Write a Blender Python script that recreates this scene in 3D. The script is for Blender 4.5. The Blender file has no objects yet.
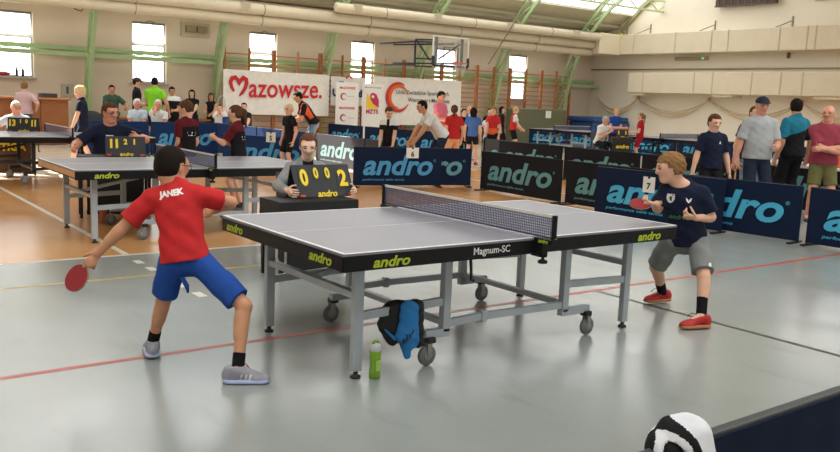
import bpy, bmesh, math, random
import numpy as np
from mathutils import Vector, Matrix, Quaternion
from mathutils.bvhtree import BVHTree
random.seed(7)
SC = bpy.context.scene
COL = SC.collection
PI = math.pi
R = math.radians

# ------------------------------------------------------------------ camera
F_PX, CX, CY, CZ, YAW, PITCH, ROLL = 841.85, -2.234, -3.6225, 1.5531, -0.64267, 0.147355, 0.040749
def camera_axes():
    cy, sy, cp, sp = math.cos(YAW), math.sin(YAW), math.cos(PITCH), math.sin(PITCH)
    fwd = Vector((-sy*cp, cy*cp, -sp)); right = Vector((cy, sy, 0)); up = right.cross(fwd)
    c, s = math.cos(ROLL), math.sin(ROLL)
    return c*right + s*up, -s*right + c*up, fwd
_r, _u, _w = camera_axes()
cam = bpy.data.cameras.new('camera'); cam.sensor_width = 36; cam.lens = 36*F_PX/840
cam.clip_start = .05; cam.clip_end = 200
cam_o = bpy.data.objects.new('camera', cam); COL.objects.link(cam_o)
cam_o.matrix_world = Matrix(((_r.x, _u.x, -_w.x, CX), (_r.y, _u.y, -_w.y, CY), (_r.z, _u.z, -_w.z, CZ), (0, 0, 0, 1)))
SC.camera = cam_o

# ------------------------------------------------------------------ world, sun, exposure
wd = bpy.data.worlds.new('sky'); SC.world = wd; wd.use_nodes = True
wd.node_tree.nodes['Background'].inputs[0].default_value = (.80, .90, 1, 1)
wd.node_tree.nodes['Background'].inputs[1].default_value = 2.0
sun = bpy.data.lights.new('sun', 'SUN'); sun.energy = 22; sun.angle = R(1.5); sun.color = (1, .93, .82)
sun_o = bpy.data.objects.new('sun', sun); COL.objects.link(sun_o)
sun_o.rotation_euler = Vector((.25, -.62, -.74)).to_track_quat('-Z', 'Y').to_euler()
SKYLIGHT, WINDOW = 2.7, 5.0          # daylight given by the translucent roof panels and the window panes
SC.view_settings.view_transform = 'Standard'; SC.view_settings.look = 'None'
SC.view_settings.gamma = 1; SC.view_settings.use_curve_mapping = False
SC.view_settings.exposure = -0.15

# ------------------------------------------------------------------ materials
def srgb(r, g, b):
    f = lambda c: (c/255/12.92) if c/255 <= .04045 else ((c/255+.055)/1.055)**2.4
    return (f(r), f(g), f(b))
MATS = {}
def mat(name, rgb=None, rough=.6, metal=0, var=.06, vs=9, bump=0, bs=60, emit=0, trans=0, alpha=1, coat=0, spec=.5):
    if name in MATS: return MATS[name]
    m = bpy.data.materials.new(name); MATS[name] = m; m.use_nodes = True
    nt = m.node_tree; b = nt.nodes['Principled BSDF']; c = srgb(*rgb)
    b.inputs['Roughness'].default_value = rough; b.inputs['Metallic'].default_value = metal
    b.inputs['Specular IOR Level'].default_value = spec
    tc = nt.nodes.new('ShaderNodeTexCoord')
    if var:
        n = nt.nodes.new('ShaderNodeTexNoise'); n.inputs['Scale'].default_value = vs; n.inputs['Detail'].default_value = 3
        nt.links.new(tc.outputs['Object'], n.inputs['Vector'])
        mx = nt.nodes.new('ShaderNodeMix'); mx.data_type = 'RGBA'
        mx.inputs[6].default_value = (*[x*(1-var*1.6) for x in c], 1); mx.inputs[7].default_value = (*[min(1, x*(1+var*1.6)) for x in c], 1)
        nt.links.new(n.outputs['Fac'], mx.inputs[0]); nt.links.new(mx.outputs[2], b.inputs['Base Color'])
    else: b.inputs['Base Color'].default_value = (*c, 1)
    if bump:
        n2 = nt.nodes.new('ShaderNodeTexNoise'); n2.inputs['Scale'].default_value = bs; n2.inputs['Detail'].default_value = 4
        nt.links.new(tc.outputs['Object'], n2.inputs['Vector'])
        bp = nt.nodes.new('ShaderNodeBump'); bp.inputs['Strength'].default_value = bump; bp.inputs['Distance'].default_value = .02
        nt.links.new(n2.outputs['Fac'], bp.inputs['Height']); nt.links.new(bp.outputs['Normal'], b.inputs['Normal'])
    if emit:
        b.inputs['Emission Color'].default_value = (*c, 1); b.inputs['Emission Strength'].default_value = emit
    if trans: b.inputs['Transmission Weight'].default_value = trans; b.inputs['IOR'].default_value = 1.3
    if coat: b.inputs['Coat Weight'].default_value = coat
    b.inputs['Alpha'].default_value = alpha
    return m
def cloth(name, rgb=None, bump=.25): return mat(name, rgb, rough=.85, var=.08, vs=6, bump=bump, bs=22, spec=.2)

def floor_material():
    m = bpy.data.materials.new('sports floor'); m.use_nodes = True; nt = m.node_tree; N = nt.nodes; L = nt.links
    b = N['Principled BSDF']; geo = N.new('ShaderNodeNewGeometry'); sep = N.new('ShaderNodeSeparateXYZ'); L.new(geo.outputs['Position'], sep.inputs[0])
    def noise(scale, det=4, stretch=None):
        n = N.new('ShaderNodeTexNoise'); n.inputs['Scale'].default_value = scale; n.inputs['Detail'].default_value = det
        if stretch:
            mp = N.new('ShaderNodeMapping'); mp.inputs['Scale'].default_value = stretch; L.new(geo.outputs['Position'], mp.inputs[0]); L.new(mp.outputs[0], n.inputs['Vector'])
        else: L.new(geo.outputs['Position'], n.inputs['Vector'])
        return n.outputs['Fac']
    def math_(op, a, b_):
        n = N.new('ShaderNodeMath'); n.operation = op
        for i, v in enumerate((a, b_)):
            if isinstance(v, (int, float)): n.inputs[i].default_value = v
            else: L.new(v, n.inputs[i])
        return n.outputs[0]
    def mix(f, a, b_):
        n = N.new('ShaderNodeMix'); n.data_type = 'RGBA'
        if isinstance(f, (int, float)): n.inputs[0].default_value = f
        else: L.new(f, n.inputs[0])
        for i, v in ((6, a), (7, b_)):
            if isinstance(v, tuple): n.inputs[i].default_value = (*v, 1)
            else: L.new(v, n.inputs[i])
        return n.outputs[2]
    grey = mix(noise(1.2), srgb(140, 146, 143), srgb(159, 162, 157))
    orange = mix(noise(.8), srgb(208, 146, 84), srgb(222, 166, 108))
    pale = mix(noise(.9), srgb(205, 190, 168), srgb(222, 208, 186))
    y = sep.outputs['Y']
    zone = math_('GREATER_THAN', y, 4.33)
    c = mix(zone, grey, orange)
    c = mix(math_('GREATER_THAN', y, 11.6), c, pale)
    ramp = N.new('ShaderNodeValToRGB'); L.new(noise(3.5, 8, (1, .35, 1)), ramp.inputs[0])
    ramp.color_ramp.elements[0].position = .60; ramp.color_ramp.elements[1].position = .74
    c = mix(math_('MULTIPLY', ramp.outputs[0], .28), c, srgb(120, 116, 104))          # scuffs
    L.new(c, b.inputs['Base Color'])
    rr = math_('MULTIPLY_ADD', noise(2.2, 6), .16); 
    rr.node.inputs[2].default_value = .15
    L.new(rr, b.inputs['Roughness'])
    bp = N.new('ShaderNodeBump'); bp.inputs['Strength'].default_value = .16; bp.inputs['Distance'].default_value = .01
    L.new(math_('ADD', noise(2.0, 3), math_('MULTIPLY', noise(16, 4, (1, .5, 1)), .35)), bp.inputs['Height']); L.new(bp.outputs['Normal'], b.inputs['Normal'])
    b.inputs['Specular IOR Level'].default_value = .55
    return m

def net_material(name, rgb, dens=130, base=.35):
    m = bpy.data.materials.new(name); m.use_nodes = True; nt = m.node_tree; N = nt.nodes; L = nt.links
    b = N['Principled BSDF']; b.inputs['Base Color'].default_value = (*srgb(*rgb), 1); b.inputs['Roughness'].default_value = .9
    tc = N.new('ShaderNodeTexCoord'); sep = N.new('ShaderNodeSeparateXYZ'); L.new(tc.outputs['Object'], sep.inputs[0])
    outs = []
    for ax in ('Y', 'Z'):
        a = N.new('ShaderNodeMath'); a.operation = 'MULTIPLY'; a.inputs[1].default_value = dens; L.new(sep.outputs[ax], a.inputs[0])
        f = N.new('ShaderNodeMath'); f.operation = 'FRACT'; L.new(a.outputs[0], f.inputs[0])
        g = N.new('ShaderNodeMath'); g.operation = 'LESS_THAN'; g.inputs[1].default_value = base; L.new(f.outputs[0], g.inputs[0]); outs.append(g.outputs[0])
    mx = N.new('ShaderNodeMath'); mx.operation = 'MAXIMUM'; L.new(outs[0], mx.inputs[0]); L.new(outs[1], mx.inputs[1]); L.new(mx.outputs[0], b.inputs['Alpha'])
    return m

# ------------------------------------------------------------------ object helpers
def tag(o, label=None, cat=None, group=None, kind=None):
    if label: o['label'] = label
    if cat: o['category'] = cat
    if group: o['group'] = group
    if kind: o['kind'] = kind
    return o
def thing(name, label, cat, loc=(0, 0, 0), rz=0, group=None):
    o = bpy.data.objects.new(name, None); COL.objects.link(o); o.location = loc; o.rotation_euler = (0, 0, rz)
    o.empty_display_size = .1
    return tag(o, label, cat, group)
def link(name, me, mats, parent=None, smooth=False):
    if mats is not None:
        me.materials.clear()
        for m in (mats if isinstance(mats, (list, tuple)) else [mats]): me.materials.append(m)
    if smooth:
        me.polygons.foreach_set('use_smooth', np.ones(len(me.polygons), bool))
    o = bpy.data.objects.new(name, me); COL.objects.link(o)
    if parent: o.parent = parent
    return o
def copy_tree(o, parent=None):
    c = o.copy(); COL.objects.link(c)
    if parent: c.parent = parent
    for ch in list(o.children): copy_tree(ch, c)
    return c

class MB:
    """collects boxes, bars, tubes and turned shapes into one mesh"""
    def __init__(s): s.bm = bmesh.new(); s.mi = 0
    def _fin(s, vs):
        fs = set()
        for v in vs: fs.update(v.link_faces)
        for f in fs: f.material_index = s.mi
    def box(s, c, size, rot=None, bev=0):
        M = Matrix.Translation(c) @ (rot.to_4x4() if rot else Matrix()) @ Matrix.Diagonal((*size, 1))
        r = bmesh.ops.create_cube(s.bm, size=1, matrix=M); vs = r['verts']
        s._fin(vs)
        if bev:
            es = {e for v in vs for e in v.link_edges}
            bmesh.ops.bevel(s.bm, geom=list(es), offset=bev, segments=2, affect='EDGES', profile=.5, material=-1)
        return s
    def bar(s, a, b, w, h=None, up=(0, 0, 1), bev=0):
        a, b = Vector(a), Vector(b); d = b-a; L = d.length; z = d/L; h = h or w
        up = Vector(up)
        if abs(up.dot(z)) > .98: up = Vector((1, 0, 0)) if abs(z.x) < .9 else Vector((0, 1, 0))
        x = up.cross(z).normalized(); y = z.cross(x)
        return s.box((a+b)/2, (w, h, L), Matrix((x, y, z)).transposed(), bev)
    def tube(s, pts, r, n=8, closed=False, cap=True):
        pts = [Vector(p) for p in pts]; rings = []; m = len(pts)
        rs = r if isinstance(r, (list, tuple)) else [r]*m
        prev = None
        for i, p in enumerate(pts):
            if closed: t = (pts[(i+1) % m]-pts[i-1]).normalized()
            else: t = (pts[min(i+1, m-1)]-pts[max(i-1, 0)]).normalized()
            if prev is None:
                up = Vector((0, 0, 1)) if abs(t.z) < .9 else Vector((1, 0, 0)); x = up.cross(t).normalized()
            else: x = (prev - t*prev.dot(t)).normalized()
            prev = x; y = t.cross(x)
            rings.append([s.bm.verts.new(p + (x*math.cos(2*PI*k/n)+y*math.sin(2*PI*k/n))*rs[i]) for k in range(n)])
        for i in range(m if closed else m-1):
            A, B = rings[i], rings[(i+1) % m]
            for k in range(n):
                f = s.bm.faces.new((A[k], A[(k+1) % n], B[(k+1) % n], B[k])); f.material_index = s.mi; f.smooth = True
        if cap and not closed:
            for A in (rings[0][::-1], rings[-1]):
                f = s.bm.faces.new(A); f.material_index = s.mi
        return s
    def lathe(s, prof, o=(0, 0, 0), ax=(0, 0, 1), n=20):
        o = Vector(o); z = Vector(ax).normalized(); x = (Vector((1, 0, 0)) if abs(z.x) < .9 else Vector((0, 1, 0))); x = (x-z*x.dot(z)).normalized(); y = z.cross(x)
        rings = [[s.bm.verts.new(o+z*h+(x*math.cos(2*PI*k/n)+y*math.sin(2*PI*k/n))*max(r, 1e-4)) for k in range(n)] for r, h in prof]
        for A, B in zip(rings, rings[1:]):
            for k in range(n):
                f = s.bm.faces.new((A[k], A[(k+1) % n], B[(k+1) % n], B[k])); f.material_index = s.mi; f.smooth = True
        for A in (rings[0][::-1], rings[-1]):
            f = s.bm.faces.new(A); f.material_index = s.mi
        return s
    def quad(s, *ps):
        f = s.bm.faces.new([s.bm.verts.new(p) for p in ps]); f.material_index = s.mi; return s
    def prism(s, poly, fx, depth):
        """poly: 2-d outline, fx maps (u,v,w) to 3-d, extruded from w=0 to w=depth"""
        A = [s.bm.verts.new(fx(u, v, 0)) for u, v in poly]; B = [s.bm.verts.new(fx(u, v, depth)) for u, v in poly]; n = len(poly)
        fs = [s.bm.faces.new(A[::-1]), s.bm.faces.new(B)] + [s.bm.faces.new((A[k], A[(k+1) % n], B[(k+1) % n], B[k])) for k in range(n)]
        for f in fs: f.material_index = s.mi
        return s
    def sheet(s, fn, nu, nv, thick=0):
        V = [[s.bm.verts.new(fn(i/nu, j/nv)) for j in range(nv+1)] for i in range(nu+1)]
        for i in range(nu):
            for j in range(nv):
                f = s.bm.faces.new((V[i][j], V[i+1][j], V[i+1][j+1], V[i][j+1])); f.smooth = True; f.material_index = s.mi
        return s
    def mesh(s, name):
        bmesh.ops.recalc_face_normals(s.bm, faces=s.bm.faces)
        me = bpy.data.meshes.new(name); s.bm.to_mesh(me); s.bm.free(); return me
    def to(s, name, mats, parent=None, smooth=False):
        return link(name, s.mesh(name), mats, parent, smooth)

# ------------------------------------------------------------------ lettering
TEXT = {}
def text_mesh(body, bold=.02, shear=0., space=1., depth=.02):
    key = (body, bold, shear, space)
    if key in TEXT: return TEXT[key]
    cu = bpy.data.curves.new('t', 'FONT'); cu.body = body; cu.size = 1; cu.offset = bold; cu.shear = shear; cu.space_character = space
    cu.extrude = depth; cu.resolution_u = 4; cu.align_x = 'CENTER'
    o = bpy.data.objects.new('t', cu); COL.objects.link(o); bpy.context.view_layer.update()
    me = bpy.data.meshes.new_from_object(o.evaluated_get(bpy.context.evaluated_depsgraph_get()))
    bpy.data.objects.remove(o); bpy.data.curves.remove(cu)
    co = np.empty(len(me.vertices)*3); me.vertices.foreach_get('co', co); co = co.reshape(-1, 3)
    lo, hi = co.min(0), co.max(0); w = hi[0]-lo[0]
    co[:, :2] = (co[:, :2]-(lo[:2]+hi[:2])/2)/w; co[:, 2] = (co[:, 2]-lo[2])/w
    me.vertices.foreach_set('co', co.ravel()); me.update(); me.name = 'lettering'
    TEXT[key] = (me, (hi[1]-lo[1])/w)
    return TEXT[key]
STR = dict(andro=('andro', .026, .25), tag=('performance table tennis', .01, .22), maz=('azowsze.', .012, .06), magnum=('Magnum-SC', .01, 0),
           mz2=('MAZOWSZE', .04, 0), unia=('Unia Związków Sportowych', .01, 0), waw=('Warszawy i Mazowsza', .01, 0), mzts=('MZTS', .05, 0), janek=('JANEK', .05, 0),
           five=('5', .02, 0), six=('6', .02, 0), seven=('7', .02, 0), reg=('®', .0, 0), stiga=('STIGA', .04, 0), U=('U', .05, 0), d=('d', .05, 0),
           n0=('0', .04, 0), n1=('1', .04, 0), n2=('2', .04, 0), n3=('3', .04, 0), roll=('Mazowiecki Związek', .01, 0))
for k, v in STR.items(): text_mesh(*v)
def text(name, key, m, parent, c, xd, yd, width, height=None):
    """lettering lying on a face: centre c, reading direction xd, upward yd"""
    me, asp = TEXT[tuple(STR[key])+(1.,)] if len(STR[key]) == 3 else TEXT[STR[key]]
    o = bpy.data.objects.new(name, me.copy()); COL.objects.link(o); o.data.materials.clear(); o.data.materials.append(m); o.parent = parent
    xd, yd = Vector(xd).normalized(), Vector(yd).normalized(); zd = xd.cross(yd)
    sy = width if height is None else height/asp
    M = Matrix((xd*width, yd*sy, zd*min(width, .1))).transposed().to_4x4(); M.translation = Vector(c)
    o.data.transform(M)
    return o
def decal(name, key, m, target, c, xd, yd, width, lift=.0018, pts=None, height=None):
    """lettering or a patch pressed onto a garment; it follows the cloth's surface"""
    xd, yd = Vector(xd).normalized(), Vector(yd); yd = (yd-xd*yd.dot(xd)).normalized(); zd = xd.cross(yd)
    bvh = BVHTree.FromPolygons([v.co for v in target.data.vertices], [p.vertices for p in target.data.polygons])
    if key:
        me, asp = TEXT[tuple(STR[key])+(1.,)]; me = me.copy()
        me.transform(Matrix.Diagonal((width, width if height is None else height/asp, .02, 1)))
    else:
        bm = bmesh.new(); vs = [bm.verts.new((u*width, v*width, 0)) for u, v in pts]; bm.faces.new(vs)
        bmesh.ops.triangulate(bm, faces=bm.faces); bmesh.ops.subdivide_edges(bm, edges=bm.edges, cuts=1, use_grid_fill=True)
        me = bpy.data.meshes.new(name); bm.to_mesh(me); bm.free()
    c = Vector(c)
    for v in me.vertices:
        p = c+xd*v.co.x+yd*v.co.y
        h = bvh.ray_cast(p+zd*.3, -zd)
        q = h[0] if h[0] else p
        v.co = q+zd*(lift+v.co.z)
    me.materials.clear(); me.materials.append(m)
    o = bpy.data.objects.new(name, me); COL.objects.link(o); o.parent = target
    return o

# ------------------------------------------------------------------ smooth solids (bodies, clothes, hair)
def net_surface(g, org, h):
    s = g < 0
    nx, ny, nz = g.shape
    c = np.zeros((nx-1, ny-1, nz-1), np.uint8)
    offs = [(i, j, k) for i in (0, 1) for j in (0, 1) for k in (0, 1)]
    for i, j, k in offs: c += s[i:nx-1+i, j:ny-1+j, k:nz-1+k]
    ai = np.argwhere((c > 0) & (c < 8))
    if not len(ai): return np.zeros((0, 3)), np.zeros((0, 4), int)
    vals = {o: g[ai[:, 0]+o[0], ai[:, 1]+o[1], ai[:, 2]+o[2]] for o in offs}
    P = np.zeros((len(ai), 3)); n = np.zeros(len(ai))
    for a in offs:
        for ax in range(3):
            if a[ax]: continue
            b = list(a); b[ax] = 1; b = tuple(b)
            va, vb = vals[a], vals[b]; m = (va < 0) != (vb < 0)
            t = np.where(m, va/np.where(m, va-vb, 1), 0)
            p = np.array(a, float)[None]+t[:, None]*np.eye(3)[ax][None]
            P += p*m[:, None]; n += m
    P = (ai+P/n[:, None])*h+org
    vid = np.full(c.shape, -1, np.int32); vid[tuple(ai.T)] = np.arange(len(ai))
    Q = []
    for ax in range(3):
        sl0 = [slice(None)]*3; sl1 = [slice(None)]*3; sl0[ax] = slice(0, -1); sl1[ax] = slice(1, None)
        A, B = s[tuple(sl0)], s[tuple(sl1)]
        e = np.argwhere(A != B); e = e[np.all((e > 0) | (np.arange(3) == ax), axis=1)]
        o1, o2 = [(1, 2), (2, 0), (0, 1)][ax]
        lim = np.array(c.shape); ok = np.all(e < lim, axis=1); e = e[ok]
        ins = A[tuple(e.T)]
        d1 = np.eye(3, dtype=int)[o1]; d2 = np.eye(3, dtype=int)[o2]
        q = np.stack([vid[tuple((e-d1-d2).T)], vid[tuple((e-d2).T)], vid[tuple(e.T)], vid[tuple((e-d1).T)]], 1)
        q[~ins] = q[~ins][:, ::-1]; Q.append(q)
    return P, np.concatenate(Q)

class Vol:
    def __init__(s, cell): s.h = cell; s.p = []; s.c = []; s.noise = None
    def cap(s, a, b, ra, rb=None, k=.02, planes=(), flat=None, sub=False):
        a, b = np.array(a, float), np.array(b, float); rb = ra if rb is None else rb; r = max(ra, rb)
        def f(X, Y, Z):
            if flat is not None:
                n, sc = flat; m = (a+b)/2
                d = ((X-m[0])*n[0]+(Y-m[1])*n[1]+(Z-m[2])*n[2])*(sc-1)
                X, Y, Z = X+d*n[0], Y+d*n[1], Z+d*n[2]
            ab = b-a; L2 = max(ab@ab, 1e-9)
            t = np.clip(((X-a[0])*ab[0]+(Y-a[1])*ab[1]+(Z-a[2])*ab[2])/L2, 0, 1)
            d = np.sqrt((X-a[0]-t*ab[0])**2+(Y-a[1]-t*ab[1])**2+(Z-a[2]-t*ab[2])**2)-(ra+(rb-ra)*t)
            for n, c in planes: d = np.maximum(d, (X-c[0])*n[0]+(Y-c[1])*n[1]+(Z-c[2])*n[2])
            return d
        s.p.append((f, np.minimum(a, b)-r, np.maximum(a, b)+r, k, sub)); return s
    def ell(s, c, ax, rad, k=.03, sub=False, planes=()):
        c = np.array(c, float); A = np.array(ax, float); rad = np.array(rad, float)
        ext = np.sqrt(((A*rad[:, None])**2).sum(0))
        def f(X, Y, Z):
            q = [((X-c[0])*A[i][0]+(Y-c[1])*A[i][1]+(Z-c[2])*A[i][2])/rad[i] for i in range(3)]
            k0 = np.sqrt(q[0]**2+q[1]**2+q[2]**2); k1 = np.sqrt((q[0]/rad[0])**2+(q[1]/rad[1])**2+(q[2]/rad[2])**2)
            d = np.where(k1 > 1e-6, k0*(k0-1)/np.maximum(k1, 1e-6), -rad.min())
            for n, cc in planes: d = np.maximum(d, (X-cc[0])*n[0]+(Y-cc[1])*n[1]+(Z-cc[2])*n[2])
            return d
        s.p.append((f, c-ext, c+ext, k, sub)); return s
    def cut(s, n, c): s.c.append([(np.array(n, float), np.array(c, float))]); return s
    def cut_and(s, *pl): s.c.append([(np.array(n, float), np.array(c, float)) for n, c in pl]); return s
    def geo(s):
        h = s.h; solid = [p for p in s.p if not p[4]]
        lo = np.min([p[1] for p in solid], 0)-4*h; hi = np.max([p[2] for p in solid], 0)+4*h
        n = np.ceil((hi-lo)/h).astype(int)+1
        xs = [(lo[i]+h*np.arange(n[i])).astype(np.float32) for i in range(3)]
        g = np.full(n, 9., np.float32)
        for f, a, b, k, sub in s.p:
            i0 = np.maximum(np.floor((a-k-3*h-lo)/h).astype(int), 0); i1 = np.minimum(np.ceil((b+k+3*h-lo)/h).astype(int)+1, n)
            if np.any(i1 <= i0): continue
            sl = tuple(slice(i0[i], i1[i]) for i in range(3))
            d = f(xs[0][sl[0]][:, None, None], xs[1][sl[1]][None, :, None], xs[2][sl[2]][None, None, :])
            G = g[sl]
            if sub: g[sl] = np.maximum(G, -d)
            else:
                w = np.maximum(k-np.abs(G-d), 0)/k if k else 0
                g[sl] = np.minimum(G, d)-w*w*k*.25
        X, Y, Z = xs[0][:, None, None], xs[1][None, :, None], xs[2][None, None, :]
        if s.noise:
            amp, fr = s.noise
            g = g+amp*(np.sin(fr*X+2.1*np.sin(fr*.7*Z+.4))*np.sin(fr*.8*Y+1.7*np.sin(fr*.6*X))+.6*np.sin(fr*1.7*(Z+.5*X-.4*Y)))
        for pl in s.c:
            d = None
            for nn, c in pl:
                e = (X-c[0])*nn[0]+(Y-c[1])*nn[1]+(Z-c[2])*nn[2]
                d = e if d is None else np.minimum(d, e)      # removed where every half space is positive
            g = np.maximum(g, d)
        return net_surface(g, lo, h)
    def to(s, name, mats, parent, pick=None, extra=None):
        P, Q = s.geo()
        if extra is not None: Q = np.concatenate([Q, extra[1]+len(P)]); P = np.concatenate([P, extra[0]])
        me = bpy.data.meshes.new(name); me.vertices.add(len(P)); me.vertices.foreach_set('co', P.astype(np.float32).ravel())
        me.loops.add(len(Q)*4); me.loops.foreach_set('vertex_index', Q.astype(np.int32).ravel())
        me.polygons.add(len(Q)); me.polygons.foreach_set('loop_start', np.arange(0, len(Q)*4, 4, dtype=np.int32))
        try: me.polygons.foreach_set('loop_total', np.full(len(Q), 4, np.int32))
        except Exception: pass
        mats = mats if isinstance(mats, (list, tuple)) else [mats]
        for m in mats: me.materials.append(m)
        if pick is not None and len(Q): me.polygons.foreach_set('material_index', pick(P[Q].mean(1)).astype(np.int32))
        me.polygons.foreach_set('use_smooth', np.ones(len(Q), bool))
        me.update(calc_edges=True)
        o = bpy.data.objects.new(name, me); COL.objects.link(o)
        if parent: o.parent = parent
        return o

# ------------------------------------------------------------------ people
def nrm(v): v = np.array(v, float); return v/max(np.linalg.norm(v), 1e-9)
def ik(a, t, l1, l2, hint):
    a, t = np.array(a, float), np.array(t, float); d = t-a; D = np.linalg.norm(d)
    if D > (l1+l2)*.999: t = a+d/D*(l1+l2)*.999; d = t-a; D = np.linalg.norm(d)
    u = d/D; x = (l1*l1-l2*l2+D*D)/(2*D); y = math.sqrt(max(l1*l1-x*x, 0)); h = np.array(hint, float); h = h-u*(h@u)
    return a+u*x+nrm(h)*y, t
SKIN = dict(fair=(228, 178, 150), tan=(202, 146, 112), pale=(236, 196, 172), red=(216, 152, 126))
def skin(k): return mat('skin '+k, SKIN[k], rough=.55, var=.05, vs=14, spec=.35)
HAIR = dict(auburn=(104, 68, 48), dark=(30, 22, 18), brown=(88, 60, 42), blond=(196, 158, 100), fair=(226, 200, 150), grey=(176, 170, 162), white=(226, 222, 214), light=(140, 104, 66))
def hairm(k): return mat('hair '+k, HAIR[k], rough=.75, var=.25, vs=40, bump=.3, bs=90, spec=.12)

def person(label, x, y, az, H=1.75, bw=1., cell=.009, pose=None, top=None, top_pick=None, sleeve=.55, hem=.02, bottom=('trousers', None), footk=1., shoe=None, sock=None,
           hair=('short', 'brown'), sk='fair', group=None, headk=1., face=True, cap=None, glasses=None, belly=0, J=None, curl=.5, loose=1., z0=0, lanyard=None, wave=0., stock=0.):
    pose = pose or {}
    bw *= .94
    root = thing('person', label, 'person', (x, y, z0), 0, group)
    f = np.array([math.cos(R(az)), math.sin(R(az)), 0]); l = np.array([-f[1], f[0], 0]); up = np.array([0, 0, 1.])
    W = lambda v: f*v[0]+l*v[1]+up*v[2]
    g = H*(.5+.5*bw)                                  # girth scale
    seat = pose.get('seat'); lean = R(pose.get('lean', 0)); side = R(pose.get('side', 0)); tw = R(pose.get('twist', 0))
    j = {}
    pz = (seat+.055*H) if seat else pose.get('hip', .515)*H
    j['pel'] = W((pose.get('px', 0), pose.get('py', 0), pz))
    t = nrm(W((math.sin(lean), math.sin(side), math.cos(lean))))
    j['nb'] = j['pel']+t*.305*H
    lt = l*math.cos(tw)+f*(-math.sin(tw)); lt = nrm(lt-t*(lt@t)); ft = np.cross(lt, t)
    sw = .097*H*(.72+.28*bw)
    j['sL'] = j['nb']-t*.040*H+lt*sw; j['sR'] = j['nb']-t*.040*H-lt*sw
    j['hL'] = j['pel']+l*.047*H-up*.01*H; j['hR'] = j['pel']-l*.047*H-up*.01*H
    fs = pose.get('stance', .075*H)
    for s, sg in (('L', 1), ('R', -1)):
        ft_ = pose.get('foot'+s)
        if ft_ is None: ft_ = (.30*H if seat else .0, sg*fs*(1.3 if seat else 1))
        a = W((ft_[0], ft_[1], (ft_[2] if len(ft_) > 2 else 0)+.045*H+.008))
        kh = pose.get('knee'+s, (1, sg*.12, 0.25 if seat else 0))
        j['k'+s], j['a'+s] = ik(j['h'+s], a, .238*H, .238*H, W(kh))
        td = pose.get('toe'+s, sg*12); j['t'+s] = f*math.cos(R(td))+l*math.sin(R(td))
        arm = pose.get('hand'+s, 'hang')
        if isinstance(arm, str):
            arm = {'hang': (.03*H, sg*.140*H*(.70+.30*bw), .475*H), 'front': (.17*H, sg*.05*H, .60*H), 'lap': (.24*H, sg*.05*H, (seat or 0)+.12*H), 'knee': (.27*H, sg*.09*H, (seat or 0)+.13*H),
                   'chin': (.16*H, sg*.03*H, pz+.30*H), 'hip': (.02*H, sg*.16*H, pz+.05*H), 'back': (-.10*H, sg*.03*H, pz-.01*H)}[arm]
        j['e'+s], j['w'+s] = ik(j['s'+s], W(arm), .172*H, .148*H, W(pose.get('elbow'+s, (-1, sg*.5, -.2))))
        j['g'+s] = pose.get('gd'+s)
    hy, hp = pose.get('head', (0, 0)); hd = nrm(W((math.cos(R(hy))*math.cos(R(hp)), math.sin(R(hy))*math.cos(R(hp)), -math.sin(R(hp)))))
    j['head'] = j['nb']+nrm(t*1.0+up*.5)*.094*H*(1+.45*(headk-1))+f*.012*H; j['hd'] = hd
    if J:
        for kk, v in J.items():
            v = np.array(v, float); j[kk] = nrm(v) if kk in ('hd', 'tL', 'tR', 'gL', 'gR', 'pnL', 'pnR') else v-np.array([x, y, z0])
        t = nrm(j['nb']-j['pel']); lt = nrm(j['sL']-j['sR']); lt = nrm(lt-t*(lt@t)); ft = np.cross(lt, t); hd = j['hd']
        l_ = nrm(j['hL']-j['hR']); f = nrm(np.cross(l_, up)); l = l_
    T = np.linalg.norm(j['nb']-j['pel'])
    # head frame
    hh = .132*H*headk; hu = nrm((up*.8+t*.4)-hd*((up*.8+t*.4)@hd)); hl = np.cross(hu, hd); hc = j['head']
    hp_ = lambda a, b, c: hc+hd*a*hh+hl*b*hh+hu*c*hh
    AX = [hd, hl, hu]
    # ---------------- body: one surface
    V = Vol(cell)
    V.ell(j['pel']+up*.01*H, [ft, lt, t], np.array([.062*H, .092*H, .07*H])*[bw, bw, 1], .03)
    V.ell(j['pel']+t*.42*T, [ft, lt, t], np.array([.058*H, .078*H, .11*H])*[bw, bw, 1], .04)
    V.ell(j['pel']+t*.72*T, [ft, lt, t], np.array([.064*H, .092*H, .10*H])*[bw, bw, 1], .04)
    V.cap(j['sL']-lt*.01*H, j['sR']+lt*.01*H, .031*g, k=.03)
    for s in 'LR': V.cap(j['nb']+t*.01*H, j['s'+s]*.75+j['nb']*.25-t*.004*H, .030*g, .026*g, .03)
    V.cap(j['nb']-t*.03*H, hc-hu*.25*hh-hd*.12*hh, (.030 if hair[0] in ('long', 'pony', 'bun') else .035)*g, .17*hh+(.006 if hair[0] in ('long', 'pony', 'bun') else .012)*g, k=.025)
    if belly: V.ell(j['pel']+t*.35*T+ft*belly*.5, [ft, lt, t], (belly+.03*H, .09*H*bw, .1*H), .05)
    HV = Vol(.0036) if cell < .0075 else V; hc_ = HV.h; palm = {}
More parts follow.
